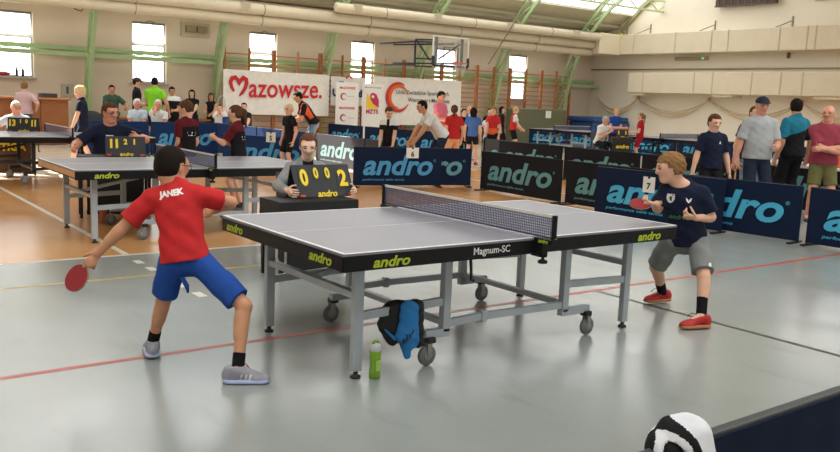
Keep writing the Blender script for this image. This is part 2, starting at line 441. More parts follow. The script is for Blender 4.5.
    for s in 'LR':
        V.cap(j['s'+s], j['e'+s], .033*g, .026*g, .025); V.cap(j['e'+s], j['w'+s], .026*g, .0185*g, .012)
        V.cap(j['e'+s]+(j['w'+s]-j['e'+s])*.12, j['e'+s]+(j['w'+s]-j['e'+s])*.42, .027*g, .024*g, .015)
        V.cap(j['h'+s], j['k'+s], .049*g, .034*g, .03); V.cap(j['k'+s], j['a'+s], .032*g, .022*g, .015)
        sh = j['a'+s]-j['k'+s]; bk = nrm(-j['t'+s]-nrm(sh)*(-j['t'+s]@nrm(sh)))
        V.cap(j['k'+s]+sh*.16+bk*.008*H, j['k'+s]+sh*.45+bk*.007*H, .029*g, .027*g, .02)
        V.cap(j['a'+s], j['a'+s]-up*.02*H+j['t'+s]*.05*H, .024*g, .018*g, .01)
        # hand
        w = j['w'+s]; d = nrm(w-j['e'+s]) if j.get('g'+s) is None else nrm(j['g'+s]); sg = 1 if s == 'L' else -1
        pn = j.get('pn'+s)
        pn = nrm(-sg*lt*1.0 - d*((-sg*lt)@d)) if pn is None else nrm(pn-d*(pn@d))
        lat = np.cross(d, pn)*(-1 if s == 'L' else 1)                 # towards the thumb
        hl_ = .105*H; fr = max(.0052*H, .62*hc_)
        palm[s] = w+d*.42*hl_+pn*.02*H
        if HV is not V: HV.cap(w-nrm(w-j['e'+s])*.03*H, w, .0195*g, .0185*g, .01)
        HV.cap(w, w+d*.46*hl_, .017*g, .021*g, .012, flat=(pn, 1.7))
        HV.cap(w+d*.36*hl_-lat*.012*H, w+d*.36*hl_+lat*.012*H, .0125*g, k=.012, flat=(pn, 1.2))
        for i, (off, ln) in enumerate(((.018, .40), (.006, .46), (-.006, .43), (-.018, .34))):
            b0 = w+d*.44*hl_+lat*off*H*1.05; c1 = curl*1.0; c2 = curl*2.2
            d1 = nrm(d*math.cos(c1)+pn*math.sin(c1)+lat*off*3); d2 = nrm(d*math.cos(c2)+pn*math.sin(c2))
            m = b0+d1*ln*hl_*.55; HV.cap(b0, m, fr*1.1, fr, .004); HV.cap(m, m+d2*ln*hl_*.5, fr, fr*.82, .004)
        tb = w+d*.12*hl_+lat*.018*H; td_ = nrm(d*.75+lat*(.75-.4*max(0, curl-.4))+pn*(.2+.6*curl)); tm = tb+td_*.27*hl_
        HV.cap(tb, tm, fr*1.25, fr*1.1, .006); HV.cap(tm, tm+nrm(td_*.6+d*.4+pn*.5*curl*2)*.22*hl_, fr*1.1, fr*.85, .004)
    V.ell(hp_(-.06, 0, .13), AX, (.42*hh, .335*hh, .37*hh), .03)
    fem = hair[0] in ('long', 'pony', 'bun'); jw = .86 if fem else 1.
    V.ell(hp_(.06, 0, -.18), AX, (.28*hh, .25*jw*hh, .29*hh), .05)
    V.cap(hp_(.24, -.05*jw, -.40), hp_(.24, .05*jw, -.40), .085*jw*hh, k=.04)
    V.cap(hp_(.34, -.12, -.06), hp_(.34, .12, -.06), .05*hh, k=.05)
    V.cap(hp_(.36, 0, .06), hp_(.45, 0, -.10), .03*hh, .055*hh, .02)
    for q in (1, -1):
        V.ell(hp_(-.03, q*.335, -.03), AX, (.085*hh, .035*hh, .15*hh), .012)
    V.cap(hp_(.27, -.17, .12), hp_(.27, .17, .12), (.04 if fem else .055)*hh, k=.05)
    for q in (1, -1): V.ell(hp_(.375, q*.15, .025), AX, (.05*hh, .085*hh, .05*hh), .0, sub=True)
    V.cap(hp_(.285, -.075, -.265), hp_(.285, .075, -.265), .04*hh, k=.02)
    sm = skin(sk)
    lipm = mat('lips '+sk, tuple(int(c*.84) if i == 0 else int(c*.70) for i, c in enumerate(SKIN[sk])), rough=.5, var=0)
    body = V.to('body', [sm], root, extra=HV.geo() if HV is not V else None)
    if face:
        vc = np.empty(len(body.data.vertices)*3); body.data.vertices.foreach_get('co', vc); vc = vc.reshape(-1, 3)
        lv = np.empty(len(body.data.loops), np.int32); body.data.loops.foreach_get('vertex_index', lv); lv = lv.reshape(-1, 4)
        lv = lv[np.linalg.norm(vc[lv[:, 0]]-hc, axis=1) < .9*hh]; bvh = BVHTree.FromPolygons(vc.tolist(), lv.tolist())
        def on(b, c, lift=0.):
            h = bvh.ray_cast(Vector(hp_(1.5, b, c)), Vector(-hd)); p = np.array(h[0]) if h[0] else hp_(.36, b, c)
            return p+hd*lift*hh
        wm, im = mat('eye white', (128, 112, 104), rough=.35, var=0), mat('iris', (46, 38, 34), rough=.25, var=0)
        bmt = hairm(hair[1] if hair[1] not in ('white', 'fair', 'blond', 'grey') else 'light')
        for q in (1, -1):
            e = MB(); c = on(q*.15, .02, -.012); e.tube([on(q*.085, .018, -.004), on(q*.12, .022, .004), c+hd*.022*hh, on(q*.185, .022, .002), on(q*.215, .018, -.004)], [.005*hh, .018*hh, .024*hh, .017*hh, .005*hh], 6)
            e.mi = 1; e.lathe([(.028*hh, .0), (.030*hh, .036*hh), (.006*hh, .040*hh)], c+hd*.012*hh, hd, 8)
            e.tube([on(q*.08, .03, .008), on(q*.12, .055, .016), on(q*.17, .055, .014), on(q*.22, .03, .004)], .008*hh, 5); e.to('eye', [wm, im], root)
            MB().tube([on(q*.055, .115, .004), on(q*.14, .145, .006), on(q*.225, .115, .002)], [.013*hh, .018*hh, .009*hh], 6).to('eyebrow', bmt, root)
        m = MB(); m.tube([on(b, -.268-.25*b*b, -.006) for b in (-.115, -.06, 0, .06, .115)], [.008*hh, .022*hh, .026*hh, .022*hh, .008*hh], 6); m.to('mouth', lipm, root)
    # ---------------- hair
    st, hk = hair
    if st != 'bald':
        Hh = Vol(max(cell*.8, .0055)); th = .055 if st in ('short', 'crop', 'bun', 'pony') else .075
        if st in ('crop', 'bun'): th = .028 if st == 'crop' else .045
        if st == 'mop': th = .075
        Hh.ell(hp_(-.06, 0, .14), AX, ((.42+th)*hh, (.335+th)*hh, (.37+th)*hh), .03)
        Hh.ell(hp_(-.2, 0, -.12), AX, (.24*hh, (.285+th*.5)*hh, .22*hh), .05)
        if st == 'long':
            for q in (-.2, 0, .2): Hh.cap(hp_(-.25, q, 0), hp_(-.30, q*1.1, -1.15), .16*hh, .11*hh, .05)
            for q in (1, -1): Hh.cap(hp_(.0, q*.34, .1), hp_(.02, q*.34, -.75), .09*hh, .07*hh, .04)
        if st == 'pony':
            Hh.cap(hp_(-.45, 0, .18), hp_(-.62, 0, .06), .09*hh, .12*hh, .03); Hh.cap(hp_(-.62, 0, .06), hp_(-.60, 0, -.95), .13*hh, .06*hh, .04)
        if st == 'bun': Hh.ell(hp_(-.5, 0, .25), AX, (.14*hh, .15*hh, .15*hh), .03)
        fl = .30 if st not in ('mop', 'long') else .24
        if st == 'receding': fl = .40
        if st == 'bun': fl = .36
        Hh.cut_and((hd, hp_(.14, 0, 0)), (-hu, hp_(0, 0, fl)))
        if st == 'bun': Hh.cut_and((hd, hp_(.10, 0, 0)), (-hu, hp_(0, 0, .33))); Hh.cut_and((hd, hp_(-.02, 0, 0)), (-hu, hp_(0, 0, -.06)))
        else: Hh.cut_and((hd, hp_(-.10 if st != 'mop' else .0, 0, 0)), (-hu, hp_(0, 0, .06)), *([] if st != 'long' else [(hd, hp_(.06, 0, 0))]))
        if st not in ('long', 'pony'): Hh.cut(-hu, hp_(0, 0, -.32 if st != 'mop' else -.2))
        if st == 'fringe': Hh.cut(-hu, hp_(0, 0, 0))
        if st in ('mop', 'short'): Hh.noise = (.0035, 95.)
        Hh.to('hair', hairm(hk), root)
    if cap:
        Cc = Vol(max(cell*.8, .006)); Cc.ell(hp_(-.06, 0, .16), AX, (.50*hh, .41*hh, .42*hh), .02); Cc.cut(-hu, hp_(0, 0, .18))
        Cc.ell(hp_(.45, 0, .2), [nrm(hd-hu*.25), hl, nrm(hu+hd*.25)], (.36*hh, .32*hh, .045*hh), .02)
        Cc.to('cap', cap, root)
    if glasses:
        gb = MB()
        for q in (1, -1):
            gb.tube([hp_(.42, q*.16+.12*math.cos(a), .02+.085*math.sin(a)) for a in np.linspace(0, 2*PI, 13)[:-1]], .012*hh, 5, closed=True)
            gb.tube([hp_(.42, q*.28, .03), hp_(.2, q*.35, .04), hp_(-.06, q*.365, .02)], .012*hh, 5)
        gb.tube([hp_(.42, -.05, .04), hp_(.43, .05, .04)], .012*hh, 5); gb.to('glasses', glasses, root)
    # ---------------- clothes
    S = dict(palm=palm, root=root, j=j, t=t, lt=lt, ft=ft, hp=hp_, hd=hd, hl=hl, hu=hu, hh=hh, body=body)
    e = .011*loose
    if top:
        C = Vol(cell)
        hemp = j['pel']-t*hem*H
        C.ell(j['pel']-t*.005*H, [ft, lt, t], np.array([.068*H*bw+e*1.8, .096*H*bw+e*2.0, .14*H]), .04)
        C.ell(j['pel']+t*.42*T, [ft, lt, t], np.array([.060*H*bw+e*1.6, .083*H*bw+e*1.7, .13*H]), .05)
        C.ell(j['pel']+t*.72*T, [ft, lt, t], np.array([.066*H*bw+e*1.3, .094*H*bw+e*1.3, .105*H+e]), .05)
        if belly: C.ell(j['pel']+t*.33*T+ft*belly*.5, [ft, lt, t], (belly+.03*H+e*1.5, .09*H*bw+e, .12*H), .06)
        C.cap(j['sL']-lt*.012*H, j['sR']+lt*.012*H, .034*g+e*.6, k=.04)
        for s in 'LR': C.cap(j['nb']+t*.004*H, j['s'+s]*.8+j['nb']*.2-t*.002*H, .030*g+e*.5, .028*g+e*.5, .03)
        C.cap(j['nb']-t*.03*H, j['nb']+t*.05*H, .039*g+e*.4, .037*g+e*.4, .03)
        for s in 'LR':
            if sleeve > 0:
                a, b, w = j['s'+s], j['e'+s], j['w'+s]
                if sleeve <= 1:
                    q = a+(b-a)*sleeve; n = nrm(b-a)
                    C.cap(a, a+(b-a)*min(sleeve+.15, 1), .034*g+e*.6, .033*g+e*1.4, .03, planes=((n, q),))
                else:
                    C.cap(a, b, .037*g+e*.5, .031*g+e*.5, .03); q = b+(w-b)*.93
                    C.cap(b, w, .031*g+e*.5, .024*g+e*.5, .01, planes=((nrm(w-b), q),))
        C.cut(-t, hemp); C.cut(nrm(t+ft*.45), j['nb']+t*.024*H+ft*.010*H)
        C.noise = (.0022+wave, 34)
        mats = top if isinstance(top, (list, tuple)) else [top]
        pk = None
        if top_pick:
            def pk(P):
                q = P-j['pel']; u = q@t/T; v = q@lt/(.1*H); d = q@ft/(.1*H)
                return top_pick(u, v, d)
        S['top'] = C.to('shirt' if sleeve <= 1 else 'jacket', mats, root, pk)
    kind, bm_ = bottom
    if bm_:
        C = Vol(cell)
        C.ell(j['pel']+up*.005*H, [ft, lt, t], np.array([.060*H*bw+e*.6, .088*H*bw+e*.6, .06*H]), .03)
        C.ell(j['pel']-up*.02*H, [f, l, up], np.array([.060*H*bw+e*.7, .086*H*bw+e*.7, .06*H]), .03)
        if kind == 'skirt':
            for s in 'LR': C.cap(j['h'+s], j['h'+s]+(j['k'+s]-j['h'+s])*.7, .062*g+e, .072*g+e, .06, planes=((nrm(j['k'+s]-j['h'+s]), j['h'+s]+(j['k'+s]-j['h'+s])*.5),))
        else:
            for s in 'LR':
                a, b, c = j['h'+s], j['k'+s], j['a'+s]
                if kind == 'shorts':
                    fr_ = pose.get('short', .82); q = a+(b-a)*fr_; C.cap(a, a+(b-a)*min(1, fr_+.1), .050*g+e*.7, .041*g+e*1.5, .03, planes=((nrm(b-a), q),))
                else:
                    C.cap(a, b, .051*g+e*.6, .039*g+e*.8, .03); C.cap(b, c, .040*g+e*.8, .032*g+e*.9, .02, planes=((nrm(c-b), c+nrm(c-b)*.012),))
        C.noise = (.0025+wave, 30)
        S['bottom'] = C.to(kind, bm_, root)
    # ---------------- feet
    for s in 'LR':
        a, td = j['a'+s], j['t'+s]; zg = a[2]-.045*H-.008
        if shoe:
            F = Vol(min(cell, .009)); H0 = H; H = H*footk; gp = np.array([a[0], a[1], zg]); sd = np.cross(up, td)
            F.ell(gp-td*.02*H+up*.026*H, [td, sd, up], (.035*H, .024*H, .036*H), .02)
            F.cap(gp-td*.012*H+up*.045*H, gp+td*.055*H+up*.018*H, .026*H, .021*H, .02)
            F.ell(gp+td*.07*H+up*.012*H, [td, sd, up], (.042*H, .029*H, .022*H), .02)
            F.cut(-up, gp+up*.004); F.cut(nrm(up*.9-td*.1), a+up*.014*H)
            shm = shoe if isinstance(shoe, (list, tuple)) else (shoe, mat('white sole', (225, 222, 215), rough=.6))
            o = F.to('shoe', shm[0], root)
            So = Vol(min(cell, .008)); sh_ = .0115*H
            So.cap(gp-td*.022*H+up*.008, gp+td*.08*H+up*.008, .03*H, .031*H, .01); So.cut(up, gp+up*(.004+sh_)); So.cut(-up, gp+up*.001)
            so = So.to('sole', shm[1], o)
            S['shoe'+s] = (o, gp, td); H = H0
        if sock:
            d = nrm(j['k'+s]-a); K = Vol(min(cell, .008)); hgt = .05*H+stock; K.cap(a-up*.01*H, a+d*(hgt+.03), .0245*g+.003, .024*g+.004+stock*.04, .01, planes=((d, a+d*hgt),)); K.to('sock', sock, root)
    return S

# ================================================================== THE HALL (28 m wide, side windows, arched trusses)
YW, XW, YB, XB = 22.0, 26.0, -6.0, -8.0
plaster = mat('window wall plaster', (222, 204, 184), rough=.9, var=.05, vs=1.2, bump=.15, bs=6)
plaster2 = mat('end wall plaster', (236, 226, 208), rough=.9, var=.04, vs=.9, bump=.1, bs=6)
green = mat('green steel', (172, 196, 146), rough=.55, var=.06, vs=4)
greyframe = mat('grey window frame', (176, 172, 166), rough=.6, var=.04)
MB().quad((XB, YB, 0), (XW, YB, 0), (XW, YW, 0), (XB, YW, 0)).to('floor', floor_material())
tag(bpy.data.objects['floor'], kind='structure')
def struct(name, mb, m, parent=None):
    o = mb.to(name, m, parent)
    if parent is None: o['kind'] = 'structure'
    return o
# ---- window wall with real openings
WIN = [(1.2, 3.28), (6.0, 7.04), (9.78, 10.77), (13.64, 14.62), (17.35, 18.36), (21.12, 22.10)]
WZ0, WZ1, WALLH = 1.76, 3.54, 4.5
def wall_with_windows(name, y, th, m):
    mb = MB(); ys = (y, y+th) if th > 0 else (y+th, y); yc, d = sum(ys)/2, abs(th)
    xs = [XB]+[v for w in WIN for v in w]+[XW]
    for i in range(0, len(xs), 2): mb.box(((xs[i]+xs[i+1])/2, yc, WALLH/2), (xs[i+1]-xs[i], d, WALLH))
    for a, b in WIN:
        mb.box(((a+b)/2, yc, WZ0/2), (b-a, d, WZ0)); mb.box(((a+b)/2, yc, (WZ1+WALLH)/2), (b-a, d, WALLH-WZ1))
    return struct(name, mb, m)
wall_with_windows('wall_windows', YW, .35, plaster)
wall_with_windows('wall_rear', YB, -.35, plaster)
pane_m = mat('bright daylight pane', (250, 252, 255), rough=.3, var=0, emit=WINDOW)
for wi, (y, sg) in enumerate(((YW, 1), (YB, -1))):
    for i, (a, b) in enumerate(WIN):
        c = (a+b)/2; yy = y+sg*.12; fr = MB()
        t = .055
        for z0, z1 in ((WZ0, 2.90), (2.90, WZ1)):
            for xx in (a+t/2, b-t/2): fr.box((xx, yy, (z0+z1)/2), (t, .08, z1-z0))
            for zz in (z0+t/2, z1-t/2): fr.box((c, yy, zz), (b-a-2*t, .08, t))
        w = struct('window_%d' % (i+1+6*wi), fr, greyframe)
        MB().box((c, yy+sg*.02, (WZ0+2.9)/2), (b-a-2*t, .012, 2.9-WZ0-2*t)).to('pane', pane_m, w)
        # the upper light is tilted into the room
        tl = MB(); rot = Matrix.Rotation(sg*R(-9), 3, 'X')
        tl.box((c, yy-sg*.06, (2.9+WZ1)/2), (b-a-2*t, .012, WZ1-2.9-2*t), rot); tl.to('pane', pane_m, w)
        sa = MB(); sa.box((c, yy-sg*.12, WZ1-.02), (b-a-.1, .05, .05)); sa.tube([(c-.12, yy-sg*.17, WZ1), (c, yy-sg*.2, WZ1+.05), (c+.15, yy-sg*.14, WZ1+.02)], .012); sa.to('opener', mat('window fitting', (120, 112, 100), rough=.5), w)
        MB().box((c, y-sg*.03, WZ0-.02), (b-a+.1, .16, .04)).to('sill', greyframe, w)
# ---- roof
ARC = [(22.0, 0), (21.85, 1.3), (21.52, 2.6), (21.1, 3.7), (20.45, 4.75), (19.45, 5.7), (18.0, 6.6), (16.0, 7.5), (13.5, 8.25), (11, 8.7), (8, 8.9)]
ARC = ARC+[(16-y, z) for y, z in ARC[-2::-1]]
def arc_z(y):
    yy = y if y >= 8 else 16-y
    for (y0, z0), (y1, z1) in zip(ARC, ARC[1:]):
        if y1 <= yy <= y0: return z0+(z1-z0)*(y0-yy)/max(y0-y1, 1e-6)
    return 4.5
roof = MB()
ROOFP = [(22.3, 4.5), (21.0, 4.85), (20.0, 5.45)]
SKYP = [(20.0, 5.45), (17.4, 7.15), (14.2, 8.35)]
TOPP = [(14.2, 8.35), (11, 9.0), (8, 9.2)]
def strip(mb, pts, x0, x1, lift=0):
    for (ya, za), (yb, zb) in zip(pts, pts[1:]):
        mb.quad((x0, ya, za+lift), (x1, ya, za+lift), (x1, yb, zb+lift), (x0, yb, zb+lift))
mir = lambda pts: [(16-y, z) for y, z in pts]
for P in (ROOFP, TOPP, mir(ROOFP), mir(TOPP)): strip(roof, P, XB, XW+.4)
ceil = struct('ceiling', roof, mat('roof deck', (206, 198, 172), rough=.8, var=.05, vs=2))
deckrib = MB()
for y, z in ((21.3, 4.72), (20.65, 5.02), (13.3, 8.5), (12, 8.76), (10.5, 9.0), (9, 9.08)):
    for yy in (y, 16-y): deckrib.box(((XB+XW)/2, yy, z-.06), (XW-XB, .09, .12))
struct('trim_1', deckrib, mat('roof purlin', (186, 178, 152), rough=.7))
sky_m = mat('translucent roof panel', (248, 250, 255), rough=.4, var=0, emit=SKYLIGHT)
BAYS = [XB+.0, -6.84, -3.02, .80, 4.62, 8.44, 12.26, 16.08, 19.9, 23.72, XW]
SUN_GAPS = {2, 4}                           # bays with made-up gaps: lower roof panel left out to let sun through
k = 0
for side in (0, 1):
    P = SKYP if side == 0 else mir(SKYP)
    for b in range(len(BAYS)-1):
        mb = MB(); strip(mb, P[1:] if side == 0 and b in SUN_GAPS else P, BAYS[b]+.08, BAYS[b+1]-.08, .02)
        k += 1
        o = mb.to('roof_window', sky_m); o['kind'] = 'structure'
bars = MB()
for P in (SKYP, mir(SKYP)):
    for (ya, za), (yb, zb) in zip(P, P[1:]):
        for xx in BAYS[1:-1]: bars.bar((xx, ya, za-.03), (xx, yb, zb-.03), .18, .06)
        for q in (0, .5): 
            yq, zq = ya+(yb-ya)*q, za+(zb-za)*q; bars.box(((XB+XW)/2, yq, zq-.04), (XW-XB, .07, .08))
struct('trim_2', bars, mat('skylight bars', (222, 214, 192), rough=.6))
# ---- arched lattice trusses and the purlins between them
def offs(pts, d):
    out = []
    for i, (y, z) in enumerate(pts):
        a = Vector(pts[max(i-1, 0)]); b = Vector(pts[min(i+1, len(pts)-1)]); t = (b-a).normalized(); out.append((y-t.y*d, z+t.x*d))
    return out
IN = offs(ARC, .38); IN = [(ARC[i][0]-(.40 if ARC[i][0] > 8 else -.40), z) if ARC[i][1] < .1 else (y, z) for i, (y, z) in enumerate(IN)]
IN = [(y, max(0, z)) for y, z in IN]
for n, xx in enumerate((4.62, 8.44, 12.26, 16.08, 19.9, 23.72, .80, -3.02)):
    tr = MB()
    for C_ in (ARC, IN):
        for (a, b) in zip(C_, C_[1:]): tr.bar((xx, *a), (xx, *b), .12, .09, up=(1, 0, 0))
    for i in range(len(ARC)-1):
        tr.bar((xx, *ARC[i]), (xx, *IN[i+1]), .045, .045, up=(1, 0, 0)); tr.bar((xx, *ARC[i+1]), (xx, *IN[i+1]), .05, .05, up=(1, 0, 0))
    struct('trim_%d' % (3+n), tr, green)
endarc = MB()
for (a, b) in zip(ARC, ARC[1:]):
    if min(a[1], b[1]) > 4.6: endarc.bar((XW-.08, *a), (XW-.08, *b), .12, .12, up=(1, 0, 0))
struct('trim_11', endarc, mat('end arch', (150, 150, 108), rough=.6))
pur = MB()
for y in (18.7, 13.6, 16-18.7, 16-13.6):
    z = arc_z(y)-.30; ycn = y-.25 if y > 8 else y+.25
    pur.bar((XB, ycn, z), (XW, ycn, z), .07, .07); pur.bar((XB, ycn, z-.42), (XW, ycn, z-.42), .07, .07)
    xx = XB
    while xx < XW-.7:
        pur.bar((xx, ycn, z), (xx+.64, ycn, z-.42), .04); pur.bar((xx+.64, ycn, z-.42), (xx+1.27, ycn, z), .04); xx += 1.27
struct('trim_12', pur, mat('pale green steel', (196, 206, 160), rough=.5))
# green double rail along the window wall
rl = MB()
for z, y in ((2.64, 21.9), (2.46, 21.55)): rl.bar((XB, y, z), (XW, y, z), .10, .12)
xx = XB
while xx < XW-1:
    rl.bar((xx, 21.9, 2.6), (xx+.9, 21.55, 2.48), .04, .03); rl.bar((xx+.9, 21.55, 2.48), (xx+1.8, 21.9, 2.6), .04, .03); xx += 1.8
struct('trim_13', rl, green)
# ---- end wall (arched top), other end behind the camera's shoulder
ew = MB(); ew.prism([(22.2, 0), (22.2, 4.6)]+[(y, z+.45) for y, z in ARC if z > 4.5]+[(-6.2, 4.6), (-6.2, 0)], lambda u, v, w: (XW+w, u, v), .3)
struct('wall_end', ew, plaster2)
ew2 = MB(); ew2.prism([(22.2, 0), (22.2, 4.6)]+[(y, z+.45) for y, z in ARC if z > 4.5]+[(-6.2, 4.6), (-6.2, 0)], lambda u, v, w: (XB-w, u, v), .3)
struct('wall_entrance', ew2, plaster2)
# ---- painted court lines
red_l, white_l, yel_l, blk_l = mat('red floor paint', (186, 84, 72), rough=.4, var=.18, vs=5), mat('white floor paint', (220, 214, 200), rough=.4), mat('yellow floor paint', (186, 164, 92), rough=.4, var=.15), mat('dark floor paint', (70, 66, 50), rough=.4)
def line(m, x0, y0, x1, y1):
    o = MB().box(((x0+x1)/2, (y0+y1)/2, .0006), (abs(x1-x0), abs(y1-y0), .0012)).to('floor_line', m); o['kind'] = 'structure'
line(red_l, XB, 1.12, 26, 1.17); line(white_l, XB, 4.27, 20, 4.33); line(yel_l, XB, 3.30, 2.2, 3.35); line(white_l, .22, 4.34, .28, 16)
line(blk_l, 3.22, -5, 3.265, 1.12)
for a in (3.93, 3.58, 3.22, 2.86, 2.49): line(white_l, .20, a-.08, .27, a+.08)
line(white_l, 11.4, 6, 11.46, 20); line(yel_l, 8.9, 4.4, 8.96, 20)

# ---- ventilation pipes along the window wall (three cylinders), grilles, boxes on the end wall
duct_m = mat('cream duct', (226, 212, 186), rough=.55, var=.04, vs=3)
duct_d = mat('duct seam', (150, 136, 112), rough=.6)
def pipe(label, y, z, r, x0, grilles, cat='ventilation duct'):
    root = thing('ventilation_duct', label, cat, (x0, y, z), 0, 'round ventilation ducts under the roof')
    mb = MB(); L = 24.0-x0
    mb.lathe([(r*.6, 0), (r*.95, .03), (r, .1), (r, L)], (0, 0, 0), (1, 0, 0), 20); mb.to('pipe', duct_m, root)
    xx = 1.9
    while xx < L: MB().tube([(xx, r*1.01*math.cos(a), r*1.01*math.sin(a)) for a in np.linspace(0, 2*PI, 21)[:-1]], .012, 5, closed=True).to('seam', duct_d, root); xx += 3.82
    for gx in grilles:
        gm = MB(); gm.box((gx-x0, -r*.98, .03), (.30, .05, .24)); gm.mi = 1
        for q in range(4): gm.box((gx-x0, -r*.98-.03, -.05+q*.053), (.22, .03, .03))
        gm.to('grille', [mat('grille frame', (206, 196, 172)), mat('grille slot', (92, 84, 70))], root)
pipe('lowest of the three round cream ducts along the window wall', 20.36, 3.77, .15, XB+.2, [])
pipe('middle round cream duct, above the lowest one, with one square grille', 20.24, 4.08, .165, XB+.2, [8.75])
pipe('short topmost round cream duct with four square grilles, starting above the red lettered banner', 19.98, 4.37, .155, 11.75, [12.5, 15.75, 19.1, 22.6])

def duct_box(label, z0, z1, y0, y1, joints, drops, dep=.75):
    root = thing('wall_duct', label, 'ventilation duct', (XW, (y0+y1)/2, z0), 0, 'boxed ducts on the end wall')
    ym = (y0+y1)/2
    MB().box((-dep/2, 0, (z1-z0)/2), (dep, y1-y0, z1-z0), bev=.02).to('duct_body', duct_m, root)
    for yj in joints: MB().box((-dep-.004, yj-ym, (z1-z0)/2), (.03, .035, z1-z0+.01)).to('joint_flange', mat('flange', (206, 194, 170)), root)
    if z0 > 3: MB().box((-1.35, 20.85-ym, (z1-z0)/2-.02), (1.3, 1.9, z1-z0+.04), bev=.03).to('corner_box', duct_m, root)
    for a, b in drops: MB().box((-dep/2+.02, (a+b)/2-ym, -.05), (dep-.1, b-a, .10)).to('outlet', duct_m, root)
duct_box('upper boxed cream duct running across the end wall', 3.77, 4.56, YB, 21.9, [20.4, 19.2, 17.2, 15.6, 14.9, 12.9, 11.9, 11.6, 9, 6], [])
duct_box('lower boxed cream duct on the end wall above the tan drapes', 2.24, 3.03, YB, 19.35, [18.6, 16.2, 15.4, 13.8, 12.7, 11.9, 8, 5], [(18.6, 19.35), (14.6, 15.4), (10.6, 11.5)])
r_ = MB().tube([(XW-.05, YW, 3.2), (XW-.05, YB, 3.2)], .03, 6).to('wall_pipe', mat('brown pipe', (168, 150, 128))); tag(r_, 'thin brown heating pipe running across the end wall between the ducts', 'pipe')
lt_ = thing('strip_light', 'long grey tube lamp on the end wall between the two boxed ducts', 'lamp', (XW, 16.9, 3.6))
MB().box((-.06, 0, 0), (.1, 1.5, .13), bev=.02).to('housing', mat('lamp housing', (172, 158, 136)), lt_)
MB().box((-.115, -.55, .0), (.02, .10, .07)).to('indicator', mat('green indicator', (120, 220, 150), emit=.8, var=0), lt_)
# supports and pipework over the upper duct
for q, (yy, lab) in enumerate(((20.2, 'slender grey bracket over the upper boxed duct next to the arch'), (19.0, 'slender grey bracket over the upper boxed duct close to the small yellow mark'), (16.0, 'diagonal grey bracket over the upper boxed duct below the dark panel'), (12.9, 'diagonal grey bracket over the upper boxed duct below the bright high window'))):
    b = MB(); b.bar((XW-.02, yy, 4.58), (XW-.02, yy, 5.0), .04); b.bar((XW-.02, yy, 4.85), (XW-.55, yy+.3, 4.58), .03); tag(b.to('duct_bracket', mat('bracket grey', (150, 140, 124))), lab, 'bracket', 'brackets of the upper duct')
MB().lathe([(.05, 0), (.07, .05), (.03, .1)], (XW-.5, 20.1, 4.56)).to('yellow_stopper', mat('yellow cap', (200, 180, 60))); tag(bpy.data.objects['yellow_stopper'], 'small yellow stopper on top of the upper boxed duct', 'stopper')
sp = thing('electronic_scoreboard', 'dark slatted panel high on the end wall above the ducts', 'panel', (XW-.12, 14.68, 5.46))
MB().box((-.06, 0, .6), (.12, 2.46, 1.2)).to('backing', mat('dark brown panel', (62, 46, 36), rough=.5), sp)
s = MB()
for q in range(9): s.box((-.13, -1.1+q*.275, .6), (.02, .05, 1.2))
s.box((-.13, 0, .02), (.04, 2.5, .05)); s.to('slat', mat('panel slat', (96, 74, 56)), sp)
hw = MB().box((XW-.01, 10.8, 6.05), (.06, 2.7, 1.2)).to('window_13', greyframe); hw['kind'] = 'structure'
MB().box((XW-.045, 10.8, 6.05), (.02, 2.58, 1.08)).to('pane', pane_m, hw)
lp = thing('wall_lamp', 'small dark wall lamp under the upper boxed duct', 'lamp', (XW, 12.9, 3.55)); MB().lathe([(.03, 0), (.06, .02), (.06, .16), (.03, .2)], (-.06, 0, 0)).to('housing', mat('dark lamp', (112, 100, 84)), lp)
# drapes hung in swags under the lower duct
for i, (ya, yb, lab) in enumerate(((21.5, 19.3, 'tan gauze swag hanging in the hall corner on the end wall'), (19.3, 15.9, 'tan gauze swag on the end wall between two drape knots, above the far umpire'), (15.9, 12.2, 'tan gauze swag on the end wall behind the man in the dark cap'), (12.2, 8.6, 'tan gauze swag on the end wall behind the man in the maroon shirt'))):
    sw_ = thing('drape_swag', lab, 'drape', (XW, (ya+yb)/2, 1.4), 0, 'tan drapes on the end wall')
    def fn(u, v, ya=ya, yb=yb):
        yy = ya+(yb-ya)*u; sag = 4*u*(1-u)
        z = 2.05-sag*(.50+.22*v)-.03*v
        return (-.10-.05*math.sin(v*9+u*3)-.04*v, yy-(ya+yb)/2, z-1.4)
    MB().sheet(fn, 24, 8).to('cloth', mat('tan gauze', (224, 200, 160), rough=.9, alpha=.55), sw_)
    MB().lathe([(.02, 0), (.09, .05), (.05, .14)], (-.12, yb-(ya+yb)/2, .58)).to('knot', cloth('tan knot', (186, 154, 112)), sw_)
# air units on the window wall
vb = thing('air_vent', 'grey two-part vent unit high on the window wall beside the second window', 'vent', (7.95, YW, 3.3))
MB().box((0, -.03, .15), (.92, .06, .42)).to('backing', mat('vent plate', (190, 178, 158)), vb)
s = MB(); s.box((-.17, -.10, .16), (.32, .12, .2), bev=.02); s.box((.19, -.10, .16), (.32, .12, .2), bev=.02); s.to('grille', mat('vent box', (150, 136, 104)), vb)
cb = MB().tube([(3.9, 20.6, 3.75), (4.0, 20.4, 3.6), (4.15, 20.4, 3.56), (4.3, 20.5, 3.72)], .015, 6).to('loose_cable', mat('cable', (70, 60, 50))); tag(cb, 'dark cable loop hanging off the lowest duct', 'cable')

